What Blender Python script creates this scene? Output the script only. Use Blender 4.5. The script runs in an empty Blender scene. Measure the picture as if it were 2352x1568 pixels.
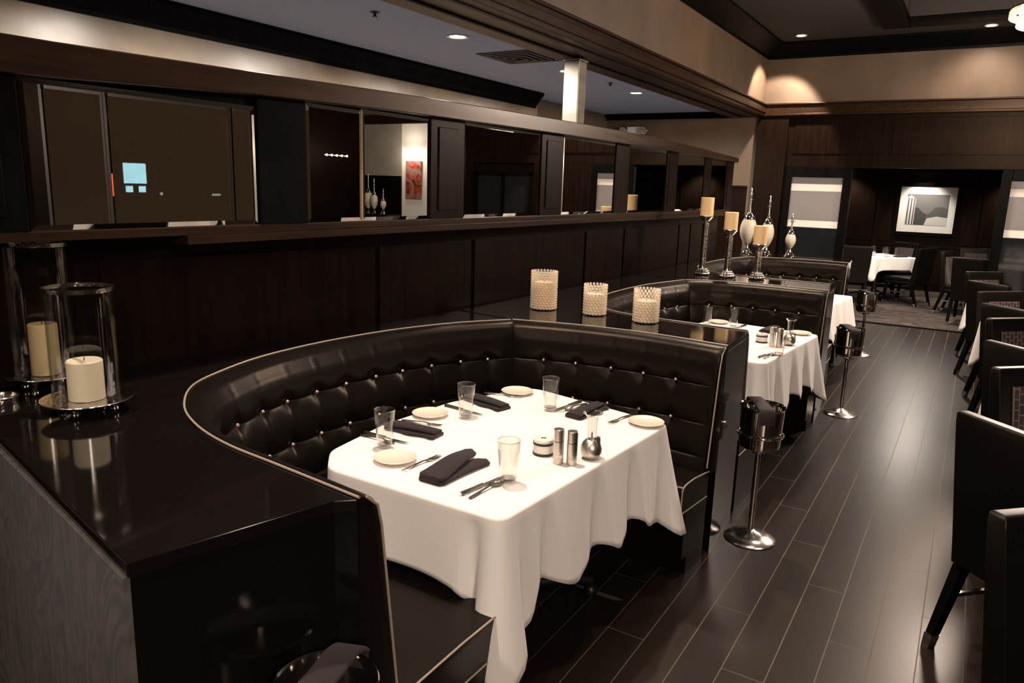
import bpy, math, random
from math import sin, cos, pi, sqrt, atan2, radians, exp
from mathutils import Vector, Matrix

sc = bpy.context.scene
COL = sc.collection
random.seed(7)

# ------------------------------------------------------------------ camera
def make_camera():
    f, y, p, r = 1704.09, 0.548818, 0.205866, 0.032101
    cy, sy = cos(y), sin(y)
    fwd = Vector((-sy * cos(p), cy * cos(p), -sin(p)))
    rt = Vector((cy, sy, 0)); up = rt.cross(fwd)
    rt2 = cos(r) * rt + sin(r) * up
    up2 = -sin(r) * rt + cos(r) * up
    cam = bpy.data.cameras.new('camera')
    cam.sensor_width = 36.0
    cam.lens = f / 2352 * 36.0
    cam.clip_start = 0.02
    o = bpy.data.objects.new('camera', cam)
    COL.objects.link(o)
    m = Matrix(((rt2.x, up2.x, -fwd.x, 0), (rt2.y, up2.y, -fwd.y, 0), (rt2.z, up2.z, -fwd.z, 1.75), (0, 0, 0, 1)))
    o.matrix_world = m
    sc.camera = o
make_camera()

# ------------------------------------------------------------------ world and exposure
w = bpy.data.worlds.new('night'); sc.world = w; w.use_nodes = True
w.node_tree.nodes['Background'].inputs[0].default_value = (0.55, 0.6, 0.75, 1)
w.node_tree.nodes['Background'].inputs[1].default_value = 0.004
sc.view_settings.view_transform = 'Standard'
sc.view_settings.look = 'None'
sc.view_settings.gamma = 1.0
sc.view_settings.use_curve_mapping = False
sc.view_settings.exposure = 1.0
sc.cycles.caustics_reflective = False
sc.cycles.caustics_refractive = False
sc.cycles.sample_clamp_indirect = 4.0
sc.cycles.max_bounces = 10
sc.cycles.transparent_max_bounces = 24

WARM = (1.0, 0.815, 0.68)
NEUT = (1.0, 0.90, 0.78)
P_TABLE = 215.0      # spots above the booth tables
P_MAIN = 130.0       # other dining room downlights
P_LEFT = 105.0        # downlights of the side aisle
P_CHAND = 225.0
P_PRIV = 95.0

# ------------------------------------------------------------------ materials
def new_mat(name):
    m = bpy.data.materials.new(name); m.use_nodes = True
    nt = m.node_tree; nt.nodes.clear()
    out = nt.nodes.new('ShaderNodeOutputMaterial')
    return m, nt, out

def N(nt, t, **kw):
    n = nt.nodes.new(t)
    for k, v in kw.items():
        setattr(n, k, v)
    return n

def pbr(name, base, rough=0.5, metal=0.0, var=0.0, vscale=(8, 8, 8), bump=0.0, bscale=200.0, coat=0.0, rvar=0.0, spec=0.5, trans=0.0, sheen=0.0, detail=4.0, tint=None):
    m, nt, out = new_mat(name)
    b = N(nt, 'ShaderNodeBsdfPrincipled')
    b.inputs['Base Color'].default_value = (*base, 1)
    b.inputs['Roughness'].default_value = rough
    b.inputs['Metallic'].default_value = metal
    b.inputs['Coat Weight'].default_value = coat
    b.inputs['Coat Roughness'].default_value = 0.08
    b.inputs['Specular IOR Level'].default_value = spec
    b.inputs['Transmission Weight'].default_value = trans
    b.inputs['Sheen Weight'].default_value = sheen
    if tint: b.inputs['Specular Tint'].default_value = (*tint, 1)
    nt.links.new(b.outputs[0], out.inputs[0])
    if var or bump or rvar:
        tc = N(nt, 'ShaderNodeTexCoord')
    if var or rvar:
        mp = N(nt, 'ShaderNodeMapping'); mp.inputs['Scale'].default_value = vscale
        nz = N(nt, 'ShaderNodeTexNoise'); nz.inputs['Scale'].default_value = 1.0; nz.inputs['Detail'].default_value = detail
        nt.links.new(tc.outputs['Object'], mp.inputs[0]); nt.links.new(mp.outputs[0], nz.inputs[0])
    if var:
        rp = N(nt, 'ShaderNodeValToRGB')
        rp.color_ramp.elements[0].position = 0.3; rp.color_ramp.elements[1].position = 0.7
        rp.color_ramp.elements[0].color = (*[c * (1 - var) for c in base], 1)
        rp.color_ramp.elements[1].color = (*[min(1, c * (1 + var)) for c in base], 1)
        nt.links.new(nz.outputs[0], rp.inputs[0]); nt.links.new(rp.outputs[0], b.inputs['Base Color'])
    if rvar:
        mr = N(nt, 'ShaderNodeMapRange')
        mr.inputs['To Min'].default_value = rough - rvar; mr.inputs['To Max'].default_value = rough + rvar
        nt.links.new(nz.outputs[0], mr.inputs[0]); nt.links.new(mr.outputs[0], b.inputs['Roughness'])
    if bump:
        n2 = N(nt, 'ShaderNodeTexNoise'); n2.inputs['Scale'].default_value = bscale; n2.inputs['Detail'].default_value = 3
        bp = N(nt, 'ShaderNodeBump'); bp.inputs['Strength'].default_value = bump; bp.inputs['Distance'].default_value = 0.002
        nt.links.new(tc.outputs['Object'], n2.inputs[0]); nt.links.new(n2.outputs[0], bp.inputs['Height'])
        nt.links.new(bp.outputs[0], b.inputs['Normal'])
    return m

def emit(name, col, strength):
    m, nt, out = new_mat(name)
    e = N(nt, 'ShaderNodeEmission'); e.inputs[0].default_value = (*col, 1); e.inputs[1].default_value = strength
    nt.links.new(e.outputs[0], out.inputs[0])
    return m

def thin_glass(name, tint=(0.96, 0.96, 0.95), rough=0.0, base=0.05, edge=0.75, power=3.0, diffuse=0.0):
    m, nt, out = new_mat(name)
    t = N(nt, 'ShaderNodeBsdfTransparent'); t.inputs[0].default_value = (*tint, 1)
    g = N(nt, 'ShaderNodeBsdfGlossy'); g.inputs['Roughness'].default_value = rough; g.inputs[0].default_value = (1, 1, 1, 1)
    lw = N(nt, 'ShaderNodeLayerWeight'); lw.inputs[0].default_value = 0.5
    pw = N(nt, 'ShaderNodeMath', operation='POWER'); pw.inputs[1].default_value = power
    mr = N(nt, 'ShaderNodeMapRange'); mr.inputs['To Min'].default_value = base; mr.inputs['To Max'].default_value = edge
    mx = N(nt, 'ShaderNodeMixShader')
    nt.links.new(lw.outputs['Facing'], pw.inputs[0]); nt.links.new(pw.outputs[0], mr.inputs[0]); nt.links.new(mr.outputs[0], mx.inputs[0])
    nt.links.new(t.outputs[0], mx.inputs[1]); nt.links.new(g.outputs[0], mx.inputs[2])
    last = mx
    if diffuse:
        d = N(nt, 'ShaderNodeBsdfDiffuse'); d.inputs[0].default_value = (0.97, 0.93, 0.88, 1)
        tr = N(nt, 'ShaderNodeBsdfTranslucent'); tr.inputs[0].default_value = (0.92, 0.85, 0.74, 1)
        a = N(nt, 'ShaderNodeAddShader'); nt.links.new(d.outputs[0], a.inputs[0]); nt.links.new(tr.outputs[0], a.inputs[1])
        m2 = N(nt, 'ShaderNodeMixShader'); m2.inputs[0].default_value = diffuse
        nt.links.new(mx.outputs[0], m2.inputs[1]); nt.links.new(a.outputs[0], m2.inputs[2]); last = m2
    nt.links.new(last.outputs[0], out.inputs[0])
    return m

def frosted(name, col, trans):
    m, nt, out = new_mat(name)
    d = N(nt, 'ShaderNodeBsdfDiffuse'); d.inputs[0].default_value = (*col, 1)
    t = N(nt, 'ShaderNodeBsdfTranslucent'); t.inputs[0].default_value = (*col, 1)
    mx = N(nt, 'ShaderNodeMixShader'); mx.inputs[0].default_value = trans
    g = N(nt, 'ShaderNodeBsdfGlossy'); g.inputs['Roughness'].default_value = 0.15
    m2 = N(nt, 'ShaderNodeMixShader'); m2.inputs[0].default_value = 0.06
    nt.links.new(d.outputs[0], mx.inputs[1]); nt.links.new(t.outputs[0], mx.inputs[2])
    nt.links.new(mx.outputs[0], m2.inputs[1]); nt.links.new(g.outputs[0], m2.inputs[2])
    nt.links.new(m2.outputs[0], out.inputs[0])
    return m

def mat_mirror():
    m, nt, out = new_mat('mirror_silver')
    g = N(nt, 'ShaderNodeBsdfGlossy'); g.inputs['Roughness'].default_value = 0.0; g.inputs[0].default_value = (0.82, 0.83, 0.80, 1)
    nt.links.new(g.outputs[0], out.inputs[0]); return m

def mat_floor():
    m, nt, out = new_mat('wood_look_tile')
    tc = N(nt, 'ShaderNodeTexCoord'); sx = N(nt, 'ShaderNodeSeparateXYZ')
    nt.links.new(tc.outputs['Object'], sx.inputs[0])
    RH, L = 0.1555, 1.27
    v = N(nt, 'ShaderNodeMath', operation='ADD'); v.inputs[1].default_value = 1.06 + RH * 100
    nt.links.new(sx.outputs['X'], v.inputs[0])
    dv = N(nt, 'ShaderNodeMath', operation='DIVIDE'); dv.inputs[1].default_value = RH; nt.links.new(v.outputs[0], dv.inputs[0])
    fl = N(nt, 'ShaderNodeMath', operation='FLOOR'); nt.links.new(dv.outputs[0], fl.inputs[0])
    sh = N(nt, 'ShaderNodeMath', operation='MULTIPLY_ADD'); sh.inputs[1].default_value = L / 3; sh.inputs[2].default_value = 3.37 + L * 20
    nt.links.new(fl.outputs[0], sh.inputs[0])
    u = N(nt, 'ShaderNodeMath', operation='ADD'); nt.links.new(sx.outputs['Y'], u.inputs[0]); nt.links.new(sh.outputs[0], u.inputs[1])
    cb = N(nt, 'ShaderNodeCombineXYZ'); nt.links.new(u.outputs[0], cb.inputs[0]); nt.links.new(v.outputs[0], cb.inputs[1])
    br = N(nt, 'ShaderNodeTexBrick'); br.offset = 0.0; br.squash = 1.0
    br.inputs['Scale'].default_value = 1.0; br.inputs['Brick Width'].default_value = L; br.inputs['Row Height'].default_value = RH
    br.inputs['Mortar Size'].default_value = 0.0022; br.inputs['Mortar Smooth'].default_value = 0.1
    br.inputs['Color1'].default_value = (0.016, 0.0105, 0.0075, 1); br.inputs['Color2'].default_value = (0.012, 0.008, 0.0058, 1)
    br.inputs['Mortar'].default_value = (0.085, 0.066, 0.052, 1)
    nt.links.new(cb.outputs[0], br.inputs['Vector'])
    mp = N(nt, 'ShaderNodeMapping'); mp.inputs['Scale'].default_value = (1.2, 26, 1); nt.links.new(cb.outputs[0], mp.inputs[0])
    nz = N(nt, 'ShaderNodeTexNoise'); nz.inputs['Scale'].default_value = 1.6; nz.inputs['Detail'].default_value = 5; nt.links.new(mp.outputs[0], nz.inputs[0])
    mr = N(nt, 'ShaderNodeMapRange'); mr.inputs['To Min'].default_value = 0.75; mr.inputs['To Max'].default_value = 1.25; nt.links.new(nz.outputs[0], mr.inputs[0])
    mu = N(nt, 'ShaderNodeMix', data_type='RGBA', blend_type='MULTIPLY'); mu.inputs[0].default_value = 1.0
    nt.links.new(br.outputs['Color'], mu.inputs[6]); nt.links.new(mr.outputs[0], mu.inputs[7])
    b = N(nt, 'ShaderNodeBsdfPrincipled')
    b.inputs['Specular Tint'].default_value = (1.0, 0.90, 0.80, 1); b.inputs['Specular IOR Level'].default_value = 0.28
    nt.links.new(mu.outputs[2], b.inputs['Base Color'])
    rr = N(nt, 'ShaderNodeMapRange'); rr.inputs['To Min'].default_value = 0.33; rr.inputs['To Max'].default_value = 0.6
    nt.links.new(br.outputs['Fac'], rr.inputs[0]); nt.links.new(rr.outputs[0], b.inputs['Roughness'])
    bp = N(nt, 'ShaderNodeBump'); bp.inputs['Strength'].default_value = 0.25; bp.inputs['Distance'].default_value = 0.002; bp.invert = True
    nt.links.new(br.outputs['Fac'], bp.inputs['Height']); nt.links.new(bp.outputs[0], b.inputs['Normal'])
    nt.links.new(b.outputs[0], out.inputs[0]); return m

def mat_graywood():
    m, nt, out = new_mat('grey_grained_laminate')
    tc = N(nt, 'ShaderNodeTexCoord')
    mp = N(nt, 'ShaderNodeMapping'); mp.inputs['Scale'].default_value = (2.2, 2.2, 0.9); nt.links.new(tc.outputs['Object'], mp.inputs[0])
    n0 = N(nt, 'ShaderNodeTexNoise'); n0.inputs['Scale'].default_value = 2.0; n0.inputs['Detail'].default_value = 2; n0.inputs['Distortion'].default_value = 2.6
    nt.links.new(mp.outputs[0], n0.inputs[0])
    ml = N(nt, 'ShaderNodeMath', operation='MULTIPLY'); ml.inputs[1].default_value = 6.0; nt.links.new(n0.outputs[0], ml.inputs[0])
    fr = N(nt, 'ShaderNodeMath', operation='PINGPONG'); fr.inputs[1].default_value = 0.5; nt.links.new(ml.outputs[0], fr.inputs[0])
    mp2 = N(nt, 'ShaderNodeMapping'); mp2.inputs['Scale'].default_value = (120, 120, 6); nt.links.new(tc.outputs['Object'], mp2.inputs[0])
    n1 = N(nt, 'ShaderNodeTexNoise'); n1.inputs['Scale'].default_value = 1.0; nt.links.new(mp2.outputs[0], n1.inputs[0])
    ad = N(nt, 'ShaderNodeMath', operation='MULTIPLY_ADD'); ad.inputs[1].default_value = 0.3; nt.links.new(n1.outputs[0], ad.inputs[0]); nt.links.new(fr.outputs[0], ad.inputs[2])
    rp = N(nt, 'ShaderNodeValToRGB')
    rp.color_ramp.elements[0].position = 0.15; rp.color_ramp.elements[0].color = (0.072, 0.067, 0.062, 1)
    rp.color_ramp.elements[1].position = 0.75; rp.color_ramp.elements[1].color = (0.118, 0.110, 0.102, 1)
    nt.links.new(ad.outputs[0], rp.inputs[0])
    b = N(nt, 'ShaderNodeBsdfPrincipled'); b.inputs['Roughness'].default_value = 0.5
    nt.links.new(rp.outputs[0], b.inputs['Base Color']); nt.links.new(b.outputs[0], out.inputs[0]); return m

def mat_hex():
    m, nt, out = new_mat('honeycomb_upholstery')
    tc = N(nt, 'ShaderNodeTexCoord'); sx = N(nt, 'ShaderNodeSeparateXYZ'); nt.links.new(tc.outputs['Object'], sx.inputs[0])
    cb = N(nt, 'ShaderNodeCombineXYZ'); nt.links.new(sx.outputs['Z'], cb.inputs[0]); nt.links.new(sx.outputs['X'], cb.inputs[1])
    br = N(nt, 'ShaderNodeTexBrick'); br.offset = 0.5
    br.inputs['Scale'].default_value = 1; br.inputs['Brick Width'].default_value = 0.05; br.inputs['Row Height'].default_value = 0.032
    br.inputs['Mortar Size'].default_value = 0.004; br.inputs['Mortar Smooth'].default_value = 0.6
    br.inputs['Color1'].default_value = (0.016, 0.008, 0.008, 1); br.inputs['Color2'].default_value = (0.03, 0.012, 0.012, 1); br.inputs['Mortar'].default_value = (0.13, 0.10, 0.085, 1)
    nt.links.new(cb.outputs[0], br.inputs['Vector'])
    b = N(nt, 'ShaderNodeBsdfPrincipled'); b.inputs['Roughness'].default_value = 0.75
    nt.links.new(br.outputs['Color'], b.inputs['Base Color']); nt.links.new(b.outputs[0], out.inputs[0]); return m

def mat_blind():
    m, nt, out = new_mat('woven_blind_fabric')
    d = N(nt, 'ShaderNodeBsdfDiffuse'); d.inputs[0].default_value = (0.10, 0.07, 0.045, 1)
    t = N(nt, 'ShaderNodeBsdfTransparent')
    mx = N(nt, 'ShaderNodeMixShader'); mx.inputs[0].default_value = 0.35
    nt.links.new(d.outputs[0], mx.inputs[1]); nt.links.new(t.outputs[0], mx.inputs[2]); nt.links.new(mx.outputs[0], out.inputs[0]); return m

def mat_carpet():
    m, nt, out = new_mat('patterned_carpet')
    tc = N(nt, 'ShaderNodeTexCoord')
    mp = N(nt, 'ShaderNodeMapping'); mp.inputs['Scale'].default_value = (2.2, 4.5, 1); nt.links.new(tc.outputs['Object'], mp.inputs[0])
    nz = N(nt, 'ShaderNodeTexNoise'); nz.inputs['Scale'].default_value = 1.3; nz.inputs['Detail'].default_value = 3; nz.inputs['Distortion'].default_value = 2.2
    nt.links.new(mp.outputs[0], nz.inputs[0])
    rp = N(nt, 'ShaderNodeValToRGB')
    e = rp.color_ramp.elements
    e[0].position = 0.36; e[0].color = (0.014, 0.009, 0.0065, 1); e[1].position = 0.62; e[1].color = (0.07, 0.048, 0.036, 1)
    e2 = e.new(0.5); e2.color = (0.03, 0.018, 0.013, 1)
    nt.links.new(nz.outputs[0], rp.inputs[0])
    b = N(nt, 'ShaderNodeBsdfPrincipled'); b.inputs['Roughness'].default_value = 0.95
    nt.links.new(rp.outputs[0], b.inputs['Base Color']); nt.links.new(b.outputs[0], out.inputs[0]); return m

def mat_painting():
    m, nt, out = new_mat('painting_brushwork')
    tc = N(nt, 'ShaderNodeTexCoord')
    nz = N(nt, 'ShaderNodeTexNoise'); nz.inputs['Scale'].default_value = 4.0; nz.inputs['Detail'].default_value = 4; nz.inputs['Distortion'].default_value = 1.4
    nt.links.new(tc.outputs['Object'], nz.inputs[0])
    rp = N(nt, 'ShaderNodeValToRGB'); e = rp.color_ramp.elements
    e[0].position = 0.32; e[0].color = (0.03, 0.02, 0.015, 1); e[1].position = 0.72; e[1].color = (0.35, 0.25, 0.15, 1)
    a = e.new(0.45); a.color = (0.35, 0.04, 0.02, 1)
    a = e.new(0.56); a.color = (0.22, 0.2, 0.17, 1)
    nt.links.new(nz.outputs[0], rp.inputs[0])
    b = N(nt, 'ShaderNodeBsdfPrincipled'); b.inputs['Roughness'].default_value = 0.6
    nt.links.new(rp.outputs[0], b.inputs['Base Color']); nt.links.new(b.outputs[0], out.inputs[0]); return m

M = {}
M['wood'] = pbr('espresso_veneer', (0.0085, 0.0046, 0.003), 0.38, spec=0.06, var=0.3, vscale=(30, 30, 2.5), rvar=0.06, tint=(1.0, 0.75, 0.55))
M['woodh'] = pbr('espresso_veneer_rail', (0.021, 0.0108, 0.0062), 0.34, spec=0.2, var=0.3, vscale=(30, 2.5, 30), rvar=0.06, tint=(1.0, 0.75, 0.55))
M['woodblack'] = pbr('black_stained_wood', (0.0035, 0.003, 0.0026), 0.42, spec=0.03, var=0.3, vscale=(20, 20, 3))
M['lacquer'] = pbr('black_polished_top', (0.006, 0.0045, 0.004), 0.07, spec=0.6)
M['lacquerside'] = pbr('black_gloss_side', (0.004, 0.0035, 0.003), 0.12)
M['graywood'] = mat_graywood()
M['leather'] = pbr('black_leather', (0.0055, 0.0042, 0.0034), 0.33, bump=0.18, bscale=260, rvar=0.06, vscale=(6, 6, 6), spec=0.17, tint=(1.0, 0.78, 0.58))
M['leatherchair'] = pbr('chair_leather', (0.0035, 0.0028, 0.0022), 0.42, spec=0.2, tint=(1.0, 0.85, 0.7), bump=0.15, bscale=220)
M['piping'] = pbr('bone_piping', (0.34, 0.27, 0.21), 0.4)
M['button'] = pbr('bronze_button', (0.55, 0.36, 0.29), 0.28, metal=0.85)
M['wallpaper'] = pbr('beige_wallpaper', (0.105, 0.068, 0.040), 0.6, var=0.22, vscale=(2.6, 2.6, 1.6), bump=0.2, bscale=60)
M['greywall'] = pbr('grey_wallpaper', (0.30, 0.27, 0.23), 0.7, var=0.12, vscale=(3, 3, 3))
M['sheenwall'] = pbr('sheen_wall_covering', (0.17, 0.125, 0.085), 0.33, var=0.22, vscale=(3, 3, 5), rvar=0.08, bump=0.12, bscale=24)
M['ceil'] = pbr('dark_ceiling_paint', (0.021, 0.016, 0.0115), 0.8)
M['ceilL'] = pbr('slate_ceiling_paint', (0.42, 0.47, 0.58), 0.7)
M['floor'] = mat_floor()
M['carpet'] = mat_carpet()
M['cloth'] = pbr('white_linen', (0.84, 0.79, 0.74), 0.85, bump=0.1, bscale=500, sheen=0.2)
M['napkin'] = pbr('aubergine_linen', (0.0125, 0.005, 0.006), 0.9, bump=0.2, bscale=400, sheen=0.05)
M['porcelain'] = pbr('cream_porcelain', (0.78, 0.70, 0.58), 0.22, coat=0.5)
M['chrome'] = pbr('polished_chrome', (0.80, 0.76, 0.72), 0.07, metal=1)
M['silver'] = pbr('silver_plate', (0.80, 0.75, 0.70), 0.25, metal=1)
M['hammered'] = pbr('hammered_silver', (0.74, 0.68, 0.62), 0.16, metal=1, bump=1.0, bscale=75)
M['steel'] = pbr('brushed_steel', (0.64, 0.58, 0.51), 0.32, metal=1, var=0.12, vscale=(3, 3, 400))
M['columnsteel'] = pbr('satin_steel', (0.22, 0.20, 0.175), 0.42, metal=1, var=0.3, vscale=(1, 1, 9))
M['pewter'] = pbr('pewter', (0.58, 0.54, 0.48), 0.38, metal=1, bump=0.2, bscale=60)
M['glass'] = thin_glass('clear_glass', base=0.035, edge=0.85, power=2.5)
M['glassbase'] = thin_glass('clear_glass_base', tint=(0.86, 0.86, 0.84), base=0.14, edge=0.9, power=1.5, rough=0.02)
M['hurricane'] = thin_glass('hurricane_glass', tint=(0.965, 0.965, 0.955), base=0.04, edge=0.55, power=2.5, rough=0.03)
M['crystal'] = thin_glass('crystal_bead', tint=(0.90, 0.86, 0.78), base=0.16, edge=0.95, power=1.3, rough=0.02, diffuse=0.24)
M['waxcream'] = pbr('cream_wax', (0.90, 0.79, 0.59), 0.5)
M['waxamber'] = pbr('amber_wax', (0.88, 0.60, 0.30), 0.5)
M['waxgold'] = pbr('gold_wax', (0.86, 0.66, 0.36), 0.5)
M['wick'] = pbr('burnt_wick', (0.02, 0.018, 0.015), 0.9)
M['pearl'] = pbr('pearl_glaze', (0.62, 0.54, 0.42), 0.22, coat=0.6)
M['mirror'] = mat_mirror()
M['frost'] = frosted('frosted_glass', (0.40, 0.37, 0.355), 0.6)
M['frostband'] = frosted('frosted_glass_band', (0.92, 0.86, 0.80), 0.6)
M['darkglass'] = pbr('dark_glazing', (0.012, 0.013, 0.014), 0.06)
M['clearpane'] = thin_glass('window_pane', tint=(0.9, 0.92, 0.92), base=0.06, edge=0.8)
M['blind'] = mat_blind()
M['frameBrown'] = pbr('bronze_window_frame', (0.06, 0.045, 0.032), 0.4)
M['hex'] = mat_hex()
M['black'] = pbr('black_plastic', (0.008, 0.008, 0.008), 0.4)
M['white'] = pbr('white_enamel', (0.75, 0.71, 0.64), 0.4)
M['mat'] = pbr('picture_mat_board', (0.80, 0.77, 0.71), 0.8)
M['sky'] = pbr('print_grey', (0.15, 0.142, 0.137), 0.7)
M['printdark'] = pbr('print_dark_grey', (0.05, 0.048, 0.045), 0.7)
M['printlight'] = pbr('print_light_grey', (0.55, 0.53, 0.50), 0.7)
M['printmid'] = pbr('print_mid_grey', (0.08, 0.077, 0.074), 0.7)
M['lamp'] = emit('lamp_glow', (1.0, 0.86, 0.68), 14.0)
M['chand'] = emit('chandelier_bulb', (1.0, 0.80, 0.56), 2.2)
M['cyan'] = emit('cold_shop_light', (0.50, 0.88, 1.0), 5.0)
M['red'] = emit('red_sign_light', (1.0, 0.08, 0.04), 1.2)
M['dim'] = emit('street_lamp_glow', (0.9, 1.0, 0.75), 1.5)
M['facade'] = pbr('night_facade', (0.05, 0.05, 0.055), 0.8)
M['painting'] = mat_painting()
M['bouncecarpet'] = pbr('bounce_carpet', (0.22, 0.235, 0.30), 0.95, var=0.3, vscale=(9, 9, 9))
M['glint'] = pbr('tan_reflected_line', (0.42, 0.29, 0.17), 0.4)
M['bulb'] = emit('small_bulb_glow', (1.0, 0.85, 0.6), 2.2)
M['vent'] = pbr('vent_metal', (0.06, 0.058, 0.06), 0.5)

# ------------------------------------------------------------------ mesh builder
class MB:
    def __init__(s):
        s.v = []; s.f = []
    def add(s, vs, fs):
        o = len(s.v); s.v += [tuple(p) for p in vs]; s.f += [tuple(i + o for i in q) for q in fs]
        return s
    def box(s, x0, y0, z0, x1, y1, z1):
        vs = [(x0, y0, z0), (x1, y0, z0), (x1, y1, z0), (x0, y1, z0), (x0, y0, z1), (x1, y0, z1), (x1, y1, z1), (x0, y1, z1)]
        return s.add(vs, [(0, 3, 2, 1), (4, 5, 6, 7), (0, 1, 5, 4), (1, 2, 6, 5), (2, 3, 7, 6), (3, 0, 4, 7)])
    def prism(s, poly, z0, z1):
        a = sum(poly[i][0] * poly[(i + 1) % len(poly)][1] - poly[(i + 1) % len(poly)][0] * poly[i][1] for i in range(len(poly)))
        if a < 0: poly = poly[::-1]
        n = len(poly)
        vs = [(x, y, z0) for x, y in poly] + [(x, y, z1) for x, y in poly]
        fs = [tuple(range(n - 1, -1, -1)), tuple(range(n, 2 * n))] + [(i, (i + 1) % n, n + (i + 1) % n, n + i) for i in range(n)]
        return s.add(vs, fs)
    def lathe(s, prof, n=32, c=(0, 0, 0), sx=1, sy=1):
        vs = []; fs = []
        for r, z in prof:
            for k in range(n):
                a = 2 * pi * k / n
                vs.append((c[0] + r * sx * cos(a), c[1] + r * sy * sin(a), c[2] + z))
        for j in range(len(prof) - 1):
            for k in range(n):
                k2 = (k + 1) % n
                fs.append((j * n + k, j * n + k2, (j + 1) * n + k2, (j + 1) * n + k))
        if prof[0][0] > 1e-5: fs.append(tuple(range(n - 1, -1, -1)))
        if prof[-1][0] > 1e-5: fs.append(tuple(range((len(prof) - 1) * n, len(prof) * n)))
        return s.add(vs, fs)
    def shell(s, prof, n=32, c=(0, 0, 0)):      # lathe whose profile is a closed loop (hollow ware)
        vs = []; fs = []; m = len(prof)
        for r, z in prof:
            for k in range(n):
                a = 2 * pi * k / n
                vs.append((c[0] + r * cos(a), c[1] + r * sin(a), c[2] + z))
        for j in range(m):
            j2 = (j + 1) % m
            for k in range(n):
                k2 = (k + 1) % n
                fs.append((j * n + k, j * n + k2, j2 * n + k2, j2 * n + k))
        return s.add(vs, fs)
    def tube(s, pts, r, n=8, closed=False):
        pts = [Vector(p) for p in pts]; m = len(pts)
        rings = []; up = None
        for i in range(m):
            if closed: d = pts[(i + 1) % m] - pts[i - 1]
            else: d = pts[min(i + 1, m - 1)] - pts[max(i - 1, 0)]
            d.normalize()
            if up is None:
                up = Vector((0, 0, 1)) if abs(d.z) < 0.9 else Vector((1, 0, 0))
            a = d.cross(up)
            if a.length < 1e-6: a = d.orthogonal()
            a.normalize(); b = a.cross(d); up = b
            rr = r[i] if isinstance(r, (list, tuple)) else r
            rings.append([pts[i] + a * rr * cos(2 * pi * k / n) + b * rr * sin(2 * pi * k / n) for k in range(n)])
        return s.loft(rings, closed_path=closed)
    def loft(s, rings, closed_path=False, caps=True, ring_closed=True):
        m = len(rings); n = len(rings[0])
        vs = [p for r in rings for p in r]; fs = []
        for i in range(m if closed_path else m - 1):
            i2 = (i + 1) % m
            for k in range(n if ring_closed else n - 1):
                k2 = (k + 1) % n
                fs.append((i * n + k, i * n + k2, i2 * n + k2, i2 * n + k))
        if caps and not closed_path and ring_closed:
            fs.append(tuple(range(n - 1, -1, -1))); fs.append(tuple(range((m - 1) * n, m * n)))
        return s.add(vs, fs)
    def ball(s, c, r, n=12, m=8, sz=1.0):
        return s.lathe([(r * sin(pi * j / m) if 0 < j < m else 0.0, -r * sz * cos(pi * j / m)) for j in range(m + 1)], n, c)
    def xf(s, fn):
        s.v = [tuple(fn(Vector(p))) for p in s.v]; return s
    def build(s, name, mat, parent=None, smooth=True, bevel=0.0, solid=0.0, sub=0, ang=38, loc=(0, 0, 0), rz=0.0, bseg=2):
        me = bpy.data.meshes.new(name); me.from_pydata(s.v, [], s.f); me.update()
        import bmesh
        bm = bmesh.new(); bm.from_mesh(me)
        bmesh.ops.remove_doubles(bm, verts=bm.verts, dist=1e-6)
        bmesh.ops.recalc_face_normals(bm, faces=bm.faces); bm.to_mesh(me); bm.free()
        me.materials.append(mat)
        if smooth:
            for p in me.polygons: p.use_smooth = True
            me.set_sharp_from_angle(angle=radians(ang))
        o = bpy.data.objects.new(name, me); COL.objects.link(o)
        if parent is not None: o.parent = parent
        o.location = loc; o.rotation_euler = (0, 0, rz)
        if bevel:
            b = o.modifiers.new('bevel', 'BEVEL'); b.width = bevel; b.segments = bseg; b.limit_method = 'ANGLE'; b.angle_limit = radians(40)
        if solid:
            b = o.modifiers.new('solid', 'SOLIDIFY'); b.thickness = solid; b.offset = -1
        if sub:
            b = o.modifiers.new('sub', 'SUBSURF'); b.levels = sub; b.render_levels = sub
        return o

def thing(name, label, cat, loc=(0, 0, 0), rz=0.0, group=None):
    o = bpy.data.objects.new(name, None); COL.objects.link(o); o.empty_display_size = 0.05
    o.location = loc; o.rotation_euler = (0, 0, rz); o['label'] = label; o['category'] = cat
    if group: o['group'] = group
    return o
def tag(o, label, cat, group=None):
    o['label'] = label; o['category'] = cat
    if group: o['group'] = group
    return o
def struct(o):
    o['kind'] = 'structure'; return o
def dup(root, loc, rz, label, group=None):
    r = root.copy(); COL.objects.link(r); r.location = loc; r.rotation_euler = (0, 0, rz); r['label'] = label
    if group: r['group'] = group
    for ch in list(root.children):
        c = ch.copy(); COL.objects.link(c); c.parent = r
        for g in list(ch.children):
            d = g.copy(); COL.objects.link(d); d.parent = c
    return r
def B(x0, y0, z0, x1, y1, z1):
    return MB().box(x0, y0, z0, x1, y1, z1)

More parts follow.
